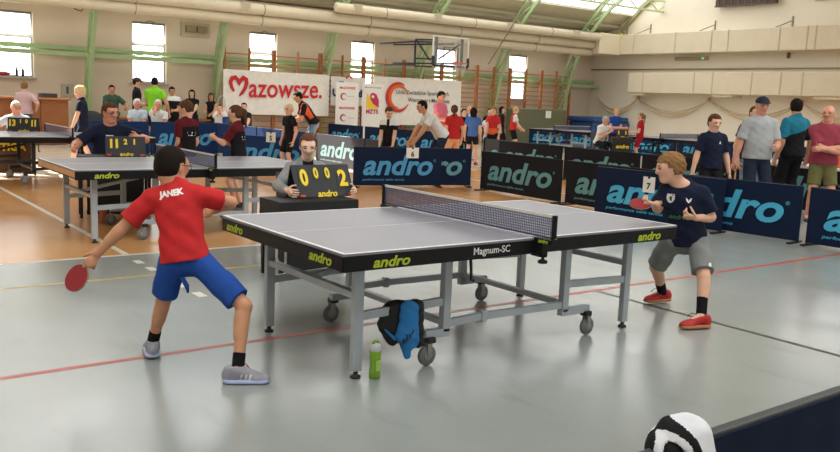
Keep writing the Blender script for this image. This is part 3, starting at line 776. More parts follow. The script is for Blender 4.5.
# ================================================================== BIG FURNITURE
navy_board = mat('navy barrier cloth', (13, 29, 56), rough=.8, var=.08, vs=3, bump=.08, bs=8, spec=.2)
black_board = mat('black barrier cloth', (24, 25, 30), rough=.8, var=.08, vs=3, bump=.08, bs=8, spec=.2)
grey_board = mat('grey barrier cloth', (64, 64, 70), rough=.8, var=.08, vs=3, bump=.08, bs=8, spec=.2)
blue_board = mat('blue barrier cloth', (22, 48, 92), rough=.8, var=.08, vs=3, bump=.08, bs=8, spec=.2)
logo_blue, logo_teal, logo_pale, logo_sky = (mat('light blue print', (72, 150, 196), rough=.7), mat('teal print', (96, 150, 158), rough=.7), mat('pale print', (136, 168, 172), rough=.7), mat('bright blue print', (70, 176, 214), rough=.7))
foot_m = mat('black barrier foot', (18, 18, 20), rough=.5)
def barrier(label, pl, pr, board, logo, group, h=.71, printed=True, lw=.79):
    """folding court barrier from its end pl to its end pr (reading direction of the print)"""
    a, b = Vector((*pl, 0)), Vector((*pr, 0)); d = b-a; L = d.length
    root = thing('court_barrier', label, 'barrier', (a+b)/2, math.atan2(d.y, d.x), group)
    p = MB(); p.box((0, 0, .03+(h-.03)/2), (L, .028, h-.03), bev=.008); p.to('panel', board, root)
    fr = MB()
    for s in (-1, 1): fr.tube([(s*(L/2-.012), 0, .01), (s*(L/2-.012), 0, h-.01)], .012, 6)
    fr.tube([(-L/2+.01, 0, h-.006), (L/2-.01, 0, h-.006)], .012, 6); fr.to('frame', foot_m, root)
    for s in (-1, 1): MB().box((s*(L/2-.05), 0, .012), (.05, .34, .022), bev=.006).to('foot', foot_m, root)
    if printed:
        text('logo', 'andro', logo, root, (.0, -.0165, h*.56), (1, 0, 0), (0, 0, 1), L*lw, h*.53)
        text('registered_mark', 'reg', logo, root, (L*lw*.525, -.0165, h*.68), (1, 0, 0), (0, 0, 1), .05)
        text('lettering', 'tag', logo, root, (-L*.165, -.0165, h*.185), (1, 0, 0), (0, 0, 1), L*.47, h*.075)
    return root
BG = 'printed court barriers'
barrier('black printed barrier showing its whole print beyond the net of the main table', (7.74, 7.92), (7.68, 5.86), black_board, logo_teal, BG)
barrier('black printed barrier half hidden behind the blue barrier with the paper number 7', (7.70, 5.78), (7.66, 3.72), black_board, logo_teal, BG)
barrier('dark navy printed barrier carrying the paper number 6', (5.68, 8.98), (7.32, 8.56), navy_board, logo_blue, BG)
barrier('dark barrier showing only its last letters behind the barrier with number 6', (6.28, 9.0), (7.90, 8.40), navy_board, logo_teal, BG)
barrier('navy printed barrier with the paper number 7, behind the bat of the player in navy', (7.24, 4.74), (7.42, 2.72), navy_board, logo_sky, BG)
barrier('navy printed barrier in front of the man in the dark cap', (7.47, 3.80), (7.66, 1.80), navy_board, logo_sky, BG)
barrier('navy printed barrier in front of the man in the maroon shirt', (7.68, 1.72), (7.62, -.34), navy_board, logo_sky, BG)
for i, (ya, lab) in enumerate(((11.95, 'grey barrier of the second row with its end beside the girl in the blue shirt'), (11.2, 'dark grey barrier of the second row above the black printed barrier'), (9.10, 'dark grey second-row barrier between the black barrier and the fair-haired player'), (7.02, 'dark grey barrier of the second row right behind the fair-haired player\'s head'), (4.95, 'dark grey barrier of the second row behind the boy in the navy T-shirt'), (2.88, 'dark grey barrier of the second row behind the man in the maroon shirt'))):
    lab = lab.replace('right behind', 'just behind')
    barrier(lab, (11.1 if i else 11.32, ya), (11.1 if i else 11.2, ya-2.03), grey_board if i < 1 else black_board, logo_teal, BG)
barrier('blue printed barrier behind the black-and-maroon boy at the second table', (4.66, 16.5), (6.36, 16.5), blue_board, logo_blue, BG, h=.80)
barrier('plain part of the blue barrier row in front of the two white-haired men', (2.92, 16.52), (4.62, 16.5), blue_board, logo_blue, BG, h=.80, printed=False)
barrier('blue barrier carrying the paper number 5 behind the girl with the ponytail', (4.98, 13.0), (6.06, 11.25), blue_board, logo_blue, BG)
barrier('long plain blue barrier running from the white bag towards the bent man', (6.62, 17.2), (6.66, 14.9), blue_board, logo_blue, BG, h=.78, printed=False)
barrier('plain blue barrier in front of the boy in black and the bent man', (6.66, 14.85), (6.68, 12.6), blue_board, logo_blue, BG, h=.78, printed=False)
barrier('barrier end with a single letter peeking out behind the seated umpire', (6.98, 15.65), (7.50, 13.68), navy_board, logo_blue, BG)
barrier('sunlit grey printed barrier between the seated umpire and the barrier with number 6', (7.56, 13.60), (7.56, 11.55), grey_board, logo_pale, BG)
barrier('grey barrier running on towards the girl in black and white', (7.56, 11.5), (7.54, 10.3), grey_board, logo_pale, BG, printed=False)
barrier('blue barrier below the first white roll-up stand', (11.8, 20.3), (11.9, 18.4), navy_board, logo_blue, BG)
barrier('blue barrier below the roll-up stand with the pink and yellow emblem', (11.92, 18.3), (12.2, 16.2), navy_board, logo_blue, BG)
barrier('blue barrier behind the man leaning in the white T-shirt', (12.24, 16.1), (12.6, 14.0), navy_board, logo_blue, BG)
for i, (ya, lab) in enumerate(((20.5, 'blue printed barrier under the far table by the girl in red and white'), (18.4, 'blue printed barrier under the far table next to the umpire in white'))): barrier(lab, (21.0, ya), (21.0, ya-2.03), blue_board, logo_sky, BG)
for i, (ya, lab) in enumerate(((15.3, 'blue printed barrier behind the small umpire desk at the far table'), (13.2, 'blue printed barrier behind the far table, between its legs'), (11.1, 'blue printed barrier beyond the boy in the navy T-shirt'), (9.0, 'blue printed barrier beyond the man in teal and black'))): barrier(lab, (20.5, ya), (20.5, ya-2.03), blue_board, logo_sky, BG)
# the barrier just in front of the camera
nb = thing('court_barrier', 'dark blue barrier along the lower edge with the white and black bag hung over it', 'barrier', (.55, -2.385, 0), 0, BG)
def wav(u, v): return (-1.15+2.35*u, .012*math.sin(u*60)+.006*math.sin(u*23)+.02, .03+.68*v)
fm = MB(); fm.sheet(lambda u, v: (-1.15+2.35*u, -.03-(.010*math.sin(u*70)+.006*math.sin(u*23))*(1-v), .03+.68*v), 160, 6)
fm.sheet(lambda u, v: (-1.15+2.35*u, .012, .03+.68*v), 20, 2); fm.sheet(lambda u, v: (-1.15+2.35*u, .012-.042*v, .71), 20, 1); fm.to('panel', navy_board, nb)
MB().box((.02, -.008, .712), (2.36, .034, .02), bev=.006).to('frame', mat('dark grey barrier rail', (58, 58, 60), rough=.5), nb)
for s in (-1, 1): MB().box((s*1.1+.02, 0, .012), (.05, .34, .022)).to('foot', foot_m, nb)

# paper number signs
paper = mat('white paper', (232, 228, 220), rough=.8, var=.02); ink = mat('black ink', (24, 22, 22), rough=.8)
def sign(label, c, xd, key, w=.2, h=.24):
    xd = Vector(xd).normalized(); root = thing('paper_sign', label, 'sign', c, math.atan2(xd.y, xd.x))
    MB().box((0, 0, 0), (w, .003, h)).to('sheet', paper, root); text('number', key, ink, root, (0, -.004, -.02), (1, 0, 0), (0, 0, 1), .06)
    MB().box((0, -.004, h/2-.01), (.03, .012, .03)).to('clip', foot_m, root)
sign('white paper with the number 6 clipped to the dark navy barrier', (6.74, 8.675, .62), (1.64, -.42, 0), 'six', .24, .19)
sign('white paper with the number 7 on the barrier behind the player in navy', (7.285, 3.83, .53), (.18, -2.02, 0), 'seven', .19, .22)
sign('white paper with the number 5 on the blue barrier', (5.578, 11.99, .70), (1.08, -1.75, 0), 'five', .22, .20)

# ---- table tennis tables
blue_top = mat('slate blue playing surface', (126, 124, 134), rough=.38, var=.05, vs=2.5, spec=.55)
def table_mats(kind):
    if kind == 'grey': return dict(top=blue_top, line=mat('white line', (226, 226, 222), rough=.5), apron=mat('black apron', (15, 15, 18), rough=.5, spec=.25), leg=mat('grey leg', (174, 182, 188), rough=.42, metal=.1), dark=mat('black castor', (24, 24, 26), rough=.5), logo=mat('yellow green print', (178, 190, 40), rough=.6))
    return dict(top=blue_top, line=mat('white line'), apron=mat('black apron'), leg=mat('black leg', (26, 26, 28), rough=.5), dark=mat('black castor'), logo=mat('yellow green print'))
wheel_g, net_m, tape = mat('grey castor tyre', (112, 114, 116), rough=.6), net_material('net mesh', (100, 104, 130), 62, .36), mat('white net tape', (214, 210, 202), rough=.8)
def tt_table(label, x, y, rz, kind='grey', logos=True, group='table tennis tables', wood_end=False):
    M = table_mats(kind); root = thing('table_tennis_table', label, 'table', (x, y, 0), rz, group)
    for h in (0, 1):                                         # two halves
        x0 = 0 if h == 0 else 1.373; x1 = 1.367 if h == 0 else 2.74; sg = 1 if h == 0 else -1; xe = 0 if h == 0 else 2.74
        MB().box(((x0+x1)/2, .7625, .7485), (x1-x0, 1.525, .022), bev=.003).to('tabletop', M['top'], root)
        ln = MB(); zc = .7600
        for yy in (.010, 1.515): ln.box(((x0+x1)/2, yy, zc), (x1-x0, .02, .0022))
        ln.box((xe+sg*.01, .7625, zc), (.02, 1.525, .0021)); ln.box(((x0+x1)/2, .7625, zc), (x1-x0, .004, .0021)); ln.to('boundary_line', M['line'], root)
        ap = MB()
        for yy in (.006, 1.519): ap.box(((x0+x1)/2, yy, .7055), (x1-x0, .014, .085), bev=.003)
        wd_ = wood_end and h == 0
        if wd_: MB().box((xe+sg*.008, .7625, .7150), (.016, 1.51, .062), bev=.003).to('wooden_end', mat('bare wood edge', (206, 160, 118), rough=.6, var=.1, vs=6), root)
        else: ap.box((xe+sg*.008, .7625, .7055), (.016, 1.525, .085), bev=.003)
        if wd_: ap.box((xe+.024, .7625, .7055), (.014, 1.525, .08))
        ap.to('apron', M['apron'], root)
        ua = MB()
        for yy in (.225, .7625, 1.3): ua.box(((x0+x1)/2, yy, .715), (x1-x0-.06, .03, .04))
        ua.to('under_frame', M['apron'], root)
        xl = xe+sg*.235; xu = xe+sg*.86
        for yy in (.225, 1.3):
            lg = MB().box((xl, yy, .365), (.06, .045, .65), bev=.005).to('leg', M['leg'], root)
            MB().lathe([(.03, 0), (.03, .012), (.014, .018), (.014, .045)], (xl, yy, 0), n=12).to('levelling_foot', M['dark'], lg)
            MB().box((xu, yy, .435), (.055, .05, .50), bev=.005).to('upright', M['leg'], root)
            MB().bar((xl+sg*.03, yy, .355), (xu-sg*.02, yy, .375), .03, .05, bev=.004).to('side_bar', M['leg'], root)
            # castor on an arm below the upright
            xw = .735 if h == 0 else xe-.65
            MB().bar((xu+sg*.03, yy, .185), (xw-sg*.03, yy, .185), .05, .05, bev=.005).to('castor_arm', M['leg'], root)
            cs = MB(); yv = yy-.02 if yy < 1 else yy+.02
            cs.box((xw, yv, .155), (.06, .06, .035), bev=.006); cs_o = cs.to('castor', M['dark'], root)
            fk = MB(); fk.box((xw-sg*.01, yv-.022, .10), (.032, .006, .10)); fk.box((xw-sg*.01, yv+.022, .10), (.032, .006, .10)); fk.to('fork', mat('steel fork', (150, 150, 146), rough=.4, metal=.5), cs_o)
            MB().lathe([(.02, -.014), (.055, -.014), (.062, -.008), (.062, .008), (.055, .014), (.02, .014)], (xw-sg*.015, yv, .063), (0, 1, 0), 20).to('wheel', wheel_g, cs_o)
            MB().lathe([(.018, -.018), (.03, -.017), (.03, .017), (.018, .018)], (xw-sg*.015, yv, .063), (0, 1, 0), 14).to('hub', mat('pale hub', (150, 150, 150), rough=.5), cs_o)
        MB().bar((xl, .25, .47), (xl, 1.275, .47), .045, .04, bev=.004).to('cross_bar', M['leg'], root)
        MB().bar((xu, .25, .24), (xu, 1.275, .24), .045, .035, bev=.004).to('cross_bar', M['leg'], root)
        MB().bar((xl, .7625, .47), (xu, .7625, .60), .035, .035).to('brace', M['leg'], root)
        if h == 0: MB().tube([(.90, .06, .67), (.90, .05, .60), (.905, .05, .53), (.925, .05, .525)], .009, 6).to('latch_lever', M['dark'], root)
        if logos:
            text('print', 'andro', M['logo'], root, (xe+sg*.30, -.0025, .703), (1, 0, 0), (0, 0, 1), .24, .058)
            if h == 0 and not wd_:
                text('print', 'andro', M['logo'], root, (-.0012, .24, .703), (0, -1, 0), (0, 0, 1), .24, .058); text('print', 'andro', M['logo'], root, (-.0012, 1.33, .703), (0, -1, 0), (0, 0, 1), .24, .055)
                text('model_print', 'magnum', M['line'], root, (1.01, -.0025, .705), (1, 0, 0), (0, 0, 1), .28)
    for yy in (.225, 1.3):                                    # folding links between the halves
        lk = MB(); lk.bar((.86, yy, .235), (1.16, yy, .245), .03, .045); lk.bar((1.16, yy, .245), (1.88, yy, .235), .03, .045); lk.box((1.16, yy, .245), (.04, .05, .07), bev=.006); lk.to('folding_link', M['leg'], root)
    # net
    nt = MB().box((1.37, .7625, .835), (.004, 1.80, .135)).to('net', net_m, root)
    nb_ = MB(); nb_.box((1.37, .7625, .9055), (.010, 1.82, .016)); nb_.to('net_tape', tape, root)
    MB().tube([(1.37, -.13, .775), (1.37, 1.655, .775)], .004, 5).to('net_cord', mat('dark blue cord', (34, 38, 62)), root)
    for yy, s in ((-.14, -1), (1.665, 1)):
        p = MB(); p.box((1.37, yy, .836), (.026, .026, .155), bev=.004); p.to('net_post', M['apron'], root)
        c = MB(); c.box((1.37, yy-s*.075, .752), (.05, .17, .026), bev=.004); c.box((1.37, yy-s*.09, .700), (.05, .05, .085), bev=.004); c.box((1.37, yy-s*.115, .658), (.04, .10, .016)); c.lathe([(.028, -.015), (.03, 0), (.01, .01), (.01, .03)], (1.37, yy-s*.08, .628)); cl = c.to('net_clamp', M['apron'], root)
        if s < 0 and logos: text('print', 'andro', M['logo'], root, (1.375, yy-.0155, .775), (1, 0, 0), (0, 0, 1), .02); text('print', 'andro', M['logo'], root, (1.343, yy+.06, .752), (0, -1, 0), (0, 0, 1), .08)
    return root
tt_table('large grey table tennis table with black printed apron between the two players', 0, 0, 0)
t2 = tt_table('grey table tennis table in front of the seated umpire in dark blue', -.07, 4.84, 0, wood_end=True)
tt_table('table tennis table on black legs near the wooden counter', -.05, 10.5, 0, 'dark', logos=False)
tt_table('far table tennis table near the olive mat, with the girl in red and white', 18.85, 18.3, -PI/2, 'grey', logos=False)
tt_table('far table tennis table beside the umpire in a white shirt and the girl in red', 18.1, 13.3, -PI/2, 'dark', logos=False)

# ---- umpire desks and flip scoreboards
black_desk = mat('black desk', (20, 20, 22), rough=.6, bump=.05); yellow_n = mat('yellow figures', (240, 208, 40), rough=.6, var=0); board_m = mat('black score board', (34, 34, 36), rough=.6)
def desk(label, x, y, rz, w=.86, h=.74, boxm=None, key=None, keym=None):
    m = boxm or black_desk; root = thing('umpire_desk', label, 'desk', (x, y, 0), rz, 'umpire desks')
    MB().box((0, 0, h-.012), (w, .42, .024), bev=.005).to('desktop', black_desk, root)
    a = MB(); a.box((0, -.2, h-.09), (w, .02, .14)); a.box((-w/2+.01, 0, h-.09), (.02, .40, .14)); a.box((w/2-.01, 0, h-.09), (.02, .40, .14)); a.to('apron', black_desk, root)
    MB().box((0, -.17, (h-.12)/2+.02), (w*.78, .02, h-.16)).to('front_panel', m, root)
    for sx in (-1, 1):
        for sy in (-1, 1): MB().box((sx*(w/2-.03), sy*.17, (h-.02)/2), (.035, .035, h-.02)).to('leg', black_desk, root)
    if key: text('print', key, keym, root, (0, -.185, h-.25), (1, 0, 0), (0, 0, 1), w*.6)
    return root
def scoreboard(label, x, y, z, rz, digits, tilt=18, w=.50, h=.26):
    root = thing('scoreboard', label, 'scoreboard', (x, y, z), rz, 'flip scoreboards')
    n = Vector((0, -math.cos(R(tilt)), math.sin(R(tilt)))); up = Vector((0, math.sin(R(tilt)), math.cos(R(tilt))))
    def side(s):
        off = Vector((0, .02*s, 0)); u = Vector((0, up.y*-s if s > 0 else up.y, up.z))
        return u
    rot = Matrix((Vector((1, 0, 0)), -n, up)).transposed()
    base = Vector((0, -.11, .0))
    MB().box(base+up*h/2, (w, .012, h), rot, bev=.003).to('front_board', board_m, root)
    pt = base+up*(h-.004); pf = Vector((0, pt.y+.07, .002))
    MB().bar(pt, pf, w, .010, up=(0, 1, 0)).to('rear_board', board_m, root)
    f = base+n*.009
    for key, u, v, wd, ht in digits:
        cp = MB(); cp.box(base+n*.0075+Vector((u*w, 0, 0))+up*(v*h), (wd*w*1.35, .003, ht*h*1.25), rot); c = cp.to('number_card', mat('number card', (26, 26, 28), rough=.5), root)
        text('figure', key, yellow_n, c, base+n*.010+Vector((u*w, 0, 0))+up*(v*h), (1, 0, 0), up, wd*w, ht*h)
    text('print', 'andro', yellow_n, root, base+n*.008+Vector((.02*w, 0, 0))+up*(.10*h), (1, 0, 0), up, w*.34)
    for s in (-1, 1):
        rg = MB(); rg.box(base+n*.012+Vector((s*w*.42, 0, 0))+up*.012, (.05, .02, .022), rot); rg.to('corner_clip', mat('red clip', (190, 70, 44)), root)
    return root
desk('black umpire desk behind the main table under the score 0 to 2', 1.385, 2.85, 0, .76, .67)
scoreboard('black flip scoreboard with yellow figures 0, 0 0 and 2', 1.57, 2.98, .671, R(2), [('n0', -.33, .60, .13, .52), ('n0', -.11, .73, .08, .34), ('n0', .09, .73, .08, .34), ('n2', .34, .56, .15, .52)], tilt=27, w=.60, h=.31)
desk('black umpire desk in front of the heavy umpire, behind the second table', .92, 6.90, R(-12), .84)
scoreboard('black flip scoreboard with yellow figures 11, 2 and 1', 1.04, 6.85, .742, R(-14), [('n1', -.36, .62, .06, .46), ('n1', -.22, .62, .06, .46), ('n2', .0, .72, .09, .28), ('n1', .22, .72, .04, .28)], w=.46, h=.25)
brown_box = mat('brown desk panel', (96, 62, 40), rough=.6)
desk('umpire desk with brown front panel and yellow letters under the far dark table', .80, 12.38, R(-10), .80, boxm=brown_box, key='stiga', keym=yellow_n)
scoreboard('black flip scoreboard with yellow figures 13, 1 0 and 11', 1.01, 12.31, .742, R(-20), [('n1', -.42, .62, .05, .46), ('n3', -.30, .62, .11, .46), ('n1', -.09, .74, .03, .28), ('n0', .10, .74, .08, .28), ('n1', .28, .62, .05, .46), ('n1', .38, .62, .05, .46)], w=.5, h=.26)
desk('small black umpire desk with yellow print at the far table', 17.12, 12.62, R(-40), .62, key='andro', keym=yellow_n)
scoreboard('small dark scoreboard held by the far umpire in white', 17.12, 12.64, .742, R(-40), [('n0', -.3, .6, .13, .5), ('n0', .3, .6, .13, .5)], w=.34, h=.24)

# ---- wall bars along the window wall
wood_b = mat('orange brown wood', (176, 108, 58), rough=.55, var=.12, vs=5); wood_r = mat('pale wood rung', (196, 128, 76), rough=.55, var=.1, vs=5)
def wall_bar(x0, label):
    root = thing('wall_bars', label, 'wall bars', (x0, 21.36, 0), 0, 'wooden wall bars along the window wall')
    Hb = 2.95
    for xx, w in ((.03, .055), (.86, .04), (1.68, .055)): MB().box((xx, 0, Hb/2+.03), (w, .10, Hb), bev=.006).to('post', wood_b, root)
    rg = MB()
    for k in range(14): rg.tube([(.05, -.02, .18+k*.175), (1.67, -.02, .18+k*.175)], .018, 6)
    rg.tube([(.05, -.06, 2.78), (1.67, -.06, 2.78)], .02, 6); rg.to('rung', wood_r, root)
lbs = ['behind the start of the red lettered banner', 'behind the middle of the red lettered banner', 'behind the full stop of the red lettered banner', 'behind the two roll-up stands', 'behind the ring emblem banner', 'behind the basketball board', 'behind the girls in red and blue', 'behind the olive mat', 'in the hall corner beside the blue mats']
for i in range(9): wall_bar(8.62+1.712*i, 'wooden wall bars '+lbs[i])

# ---- banners
ban_m = cloth('white banner cloth', (240, 234, 226)); red_p = mat('red print', (206, 30, 44), rough=.7, var=0); grey_p = mat('grey print', (84, 80, 82), rough=.7, var=0); orange_p = mat('orange print', (232, 104, 52), rough=.7, var=0)
def sheet_obj(root, w, h, m, name='cloth', wob=.012):
    mb = MB(); mb.sheet(lambda u, v: ((u-.5)*w, -.006-wob*(1+math.sin(u*17))*(1-v), v*h), 40, 8); mb.sheet(lambda u, v: ((u-.5)*w, .0, v*h), 2, 2)
    for q in (-.46, -.15, .15, .46): MB().bar((q*w, .0, h-.02), (q*w, .205, h), .02).to('tie', m, root)
    return mb.to(name, m, root)
def ribbon(name, pts, r, m, root, y=-.05):
    """flat brush stroke: a tube pressed flat"""
    mb = MB(); mb.tube([(p[0], 0, p[1]) for p in pts], r, 8)
    me = mb.mesh(name); 
    for v in me.vertices: v.co.y = v.co.y*.15+y
    return link(name, me, m, root)
b1 = thing('banner', 'white banner with the red brush lettering and heart shaped first letter', 'banner', (10.36, 21.08, .92))
sheet_obj(b1, 3.75, 1.36, ban_m)
# heart-shaped first letter
hp = [(-.34, .08), (-.42, .20), (-.47, .36), (-.42, .50), (-.30, .53), (-.20, .45), (-.15, .30), (-.10, .46), (.0, .54), (.10, .48), (.12, .36), (.06, .20), (-.03, .06), (-.15, -.06)]
ribbon('heart_letter', [(-1.22+.92*u, .62+.95*v) for u, v in hp], [.03, .05, .06, .07, .07, .055, .04, .06, .07, .07, .06, .055, .05, .02], red_p, b1)
text('lettering', 'maz', red_p, b1, (.27, -.045, .76), (1, 0, .02), (0, 0, 1), 2.62, .42)
b3 = thing('banner', 'plain white banner with dark blue letters mostly hidden by the roll-up stands', 'banner', (13.0, 21.10, 1.30))
sheet_obj(b3, 1.35, .95, ban_m, wob=.004); text('lettering', 'U', mat('dark blue print', (40, 48, 110)), b3, (-.52, -.03, .42), (1, 0, 0), (0, 0, 1), .22); text('lettering', 'd', mat('dark blue print'), b3, (.46, -.03, .42), (1, 0, 0), (0, 0, 1), .16)
ribbon('stroke', [(-.1, .9), (0, 1.0), (.14, .92)], .03, orange_p, b3, -.02); ribbon('stroke', [(-.4, .78), (-.2, .80)], .03, mat('pale blue print', (130, 190, 220)), b3, -.02)
b2 = thing('banner', 'white banner with the red and orange ring and grey lettering', 'banner', (15.95, 21.06, .68))
sheet_obj(b2, 3.9, 1.66, ban_m)
def ring(root, cx, cz, rad, y, m1, m2, k=1.):
    ribbon('ring_emblem', [(cx+rad*math.cos(a), cz+rad*math.sin(a)) for a in np.linspace(R(60), R(330), 22)], [k*(.015+.07*math.sin(PI*i/21)) for i in range(22)], m1, root, y)
    ribbon('ring_emblem', [(cx+rad*.80*math.cos(a), cz+rad*.80*math.sin(a)) for a in np.linspace(R(20), R(270), 20)], [k*(.015+.05*math.sin(PI*i/19)) for i in range(20)], m2, root, y-.008)
ring(b2, -.90, .98, .48, -.045, mat('deep red print', (206, 52, 42), var=0), orange_p)
text('lettering', 'unia', grey_p, b2, (.16, -.045, 1.14), (1, 0, 0), (0, 0, 1), 2.35); text('lettering', 'waw', grey_p, b2, (.45, -.045, .88), (1, 0, 0), (0, 0, 1), 1.9)
def rollup(label, x, y, w, h):
    root = thing('roll_up_stand', label, 'roll-up banner', (x, y, 0), R(-8), 'roll-up stands')
    MB().box((0, 0, .05), (w+.04, .18, .10), bev=.015).to('base', mat('roll-up base', (170, 170, 172), rough=.4, metal=.4), root)
    MB().tube([(0, .03, .1), (0, .03, h)], .012).to('pole', mat('roll-up base'), root)
    MB().box((0, 0, (h+.1)/2), (w, .006, h-.1)).to('sheet', mat('roll-up sheet', (236, 230, 224), rough=.6, var=.02), root); return root
r1 = rollup('white roll-up stand with small red words and ring emblems', 12.6, 20.5, .82, 2.06)
for zz in (1.88, 1.22): text('print', 'mz2', mat('deep red print'), r1, (0, -.006, zz), (1, 0, 0), (0, 0, 1), .56)
for zz in (1.60, .90): ring(r1, -.12, zz, .11, -.006, mat('deep red print'), grey_p, .2); text('print', 'roll', grey_p, r1, (.16, -.006, zz), (1, 0, 0), (0, 0, 1), .24)
r2 = rollup('pale roll-up stand with the pink and yellow emblem', 13.62, 20.5, .80, 2.06)
text('print', 'roll', grey_p, r2, (0, -.006, 1.93), (1, 0, 0), (0, 0, 1), .6); text('print', 'mzts', mat('magenta print', (196, 40, 92), var=0), r2, (-.02, -.006, 1.13), (1, 0, 0), (0, 0, 1), .46)
e = MB(); e.prism([(-.24, -.22), (.2, -.22), (-.24, .30)], lambda u, v, w: (u-.0, -.006-w, 1.45+v), .003); e.to('emblem', mat('yellow print', (236, 200, 40), var=0), r2)
e = MB(); e.prism([(.22+.0, -.18), (.22, .05), (.12, .27), (-.02, .32), (-.12, .24), (-.10, .10), (.0, -.06)], lambda u, v, w: (u, -.010-w, 1.45+v), .003); e.to('emblem', mat('magenta print'), r2)
e = MB(); e.lathe([(.05, 0), (.05, .003)], (-.01, -.015, 1.63), (0, -1, 0)); e.to('emblem', paper, r2)

# ---- basketball board on its swing frame
bk = thing('basketball_hoop', 'clear basketball board with rim on a dark swing frame', 'basketball hoop', (15.7, 19.0, 2.75))
dkm = mat('dark blue steel', (34, 40, 52), rough=.5)
w_, h_ = 1.50, .95
gl = MB().box((0, 0, h_/2), (w_-.04, .012, h_-.04)); glm = mat('clear acrylic', (235, 238, 235), rough=.15, var=0, alpha=.10); gl.to('board', glm, bk)
fb = MB()
for a, b in (((-w_/2, 0, 0), (w_/2, 0, 0)), ((-w_/2, 0, h_), (w_/2, 0, h_)), ((-w_/2, 0, 0), (-w_/2, 0, h_)), ((w_/2, 0, 0), (w_/2, 0, h_))): fb.bar(a, b, .05, .04)
fb.to('board_edge', mat('white board edge', (226, 222, 214)), bk)
pad = MB()
for a, b in (((-w_/2, -.01, -.01), (w_/2, -.01, -.01)), ((-w_/2, -.01, 0), (-w_/2, -.01, .3)), ((w_/2, -.01, 0), (w_/2, -.01, .3)), ((-.58, .06, .08), (-.58, .06, h_)), ((.52, .06, .08), (.52, .06, h_))): pad.bar(a, b, .07, .07)
pad.to('padding', dkm, bk)
tg = MB()
for a, b in (((-.30, -.012, .10), (.30, -.012, .10)), ((-.30, -.012, .62), (.30, -.012, .62)), ((-.30, -.012, .10), (-.30, -.012, .62)), ((.30, -.012, .10), (.30, -.012, .62))): tg.bar(a, b, .04, .01)
tg.to('target_square', dkm, bk)
rm = MB(); rm.tube([(.2+.225*math.cos(a), -.30+.225*math.sin(a), .10) for a in np.linspace(0, 2*PI, 21)[:-1]], .014, 6, closed=True); rm.box((.2, -.04, .10), (.2, .07, .10)); rm.to('rim', mat('orange red rim', (206, 84, 56), rough=.5), bk)
nm = MB()
for k in range(12):
    a, a2 = 2*PI*k/12, 2*PI*(k+1)/12
    nm.tube([(.2+.22*math.cos(a), -.30+.22*math.sin(a), .09), (.2+.15*math.cos(a2), -.30+.15*math.sin(a2), -.12), (.2+.12*math.cos(a), -.30+.12*math.sin(a), -.30)], .006, 4)
nm.to('hoop_net', tape, bk)
sf = MB()
for a, b in (((-.6, .1, .2), (-1.12, .5, .2)), ((-.6, .1, .75), (-1.12, .5, .75)), ((-1.12, .5, -.05), (-1.12, .5, .82)), ((-1.12, .5, -.05), (-.7, .1, -.05)), ((-1.12, .5, .82), (-.7, .1, .82)), ((-1.08, .5, .8), (-.75, .15, .15)), ((-1.12, .5, .0), (-1.12, 2.6, .0)), ((-1.12, .5, .75), (-1.12, 2.6, .75)), ((-.45, .1, .2), (.45, .1, .75)), ((.2, .1, .1), (-.55, 2.6, .1)), ((.2, .1, .75), (-.55, 2.6, .75))): sf.bar(a, b, .05, .05)
sf.to('swing_frame', dkm, bk)
rp = MB().tube([(19.3, 18.9, 5.6), (17.9, 19.6, 2.95)], .018, 6).to('rope', mat('brown rope', (120, 96, 70))); tag(rp, 'slanting brown rope from the roof down past the three ducts', 'rope')

# ---- mats by the wall
mt = thing('crash_mat', 'olive green crash mat standing on edge with a white sheet of paper', 'mat', (21.75, 20.9, 0))
MB().box((0, 0, .71), (3.0, .35, 1.42), bev=.04).to('body', mat('olive vinyl', (104, 104, 78), rough=.55, bump=.1, bs=5), mt)
MB().box((0, .02, 1.425), (2.9, .2, .03)).to('top_seam', mat('pale seam', (176, 172, 148)), mt)
MB().box((.45, -.18, 1.22), (.30, .006, .28)).to('paper', paper, mt)
mblue = mat('blue mat vinyl', (40, 74, 128), rough=.5, bump=.1, bs=5)
for k in range(6):
    o = thing('gym_mat', ('lowest', 'second lowest', 'third lowest', 'third highest', 'second highest', 'topmost')[k]+' blue gym mat in the stack beside the olive mat', 'mat', (24.85+.05*math.sin(k*2.1), 20.4, k*.2), R(1.5*math.sin(k*3)), 'stacked blue gym mats')
    MB().box((0, 0, .1), (2.2, 1.4, .198), bev=.05).to('body', mblue, o); MB().box((0, -.705, .085), (2.1, .008, .02)).to('seam', mat('pale blue seam', (84, 120, 168)), o)

# ---- wooden counter
cn = thing('counter', 'wooden counter under the first window with papers and boxes on it', 'counter', (2.35, 20.6, 0))
cw = mat('varnished wood', (164, 98, 50), rough=.5, var=.14, vs=3, bump=.05)
MB().box((0, 0, .60), (2.8, .6, 1.16), bev=.01).to('body', cw, cn); MB().box((0, -.02, 1.215), (2.9, .72, .06), bev=.01).to('worktop', mat('counter top', (190, 126, 72), rough=.4, var=.1, vs=3), cn)
s = MB()
for xx in (-.7, .0, .7): s.box((xx, -.303, .6), (.02, .01, 1.1))
s.to('joint', mat('dark wood', (96, 56, 30)), cn)
px_ = MB().box((3.28, 20.5, 1.30), (.42, .30, .11), bev=.01).to('radio', mat('dark grey radio', (62, 58, 54), rough=.5)); tag(px_, 'flat dark grey box standing on the wooden counter', 'box')
for x_, y_, m_, lab in ((1.8, 20.55, paper, 'white stack of paper at the far end of the wooden counter'), (2.78, 20.45, paper, 'white sheets of paper lying on the counter beside the dark box')):
    o = MB().box((x_, y_, 1.262), (.30, .22, .025)).to('paper_stack', m_); tag(o, lab, 'paper')
o = MB().box((2.55, 20.5, 1.285), (.16, .12, .07), bev=.01).to('red_box', mat('red box', (150, 40, 40))); tag(o, 'small red box on the counter by the woman in pink', 'box')
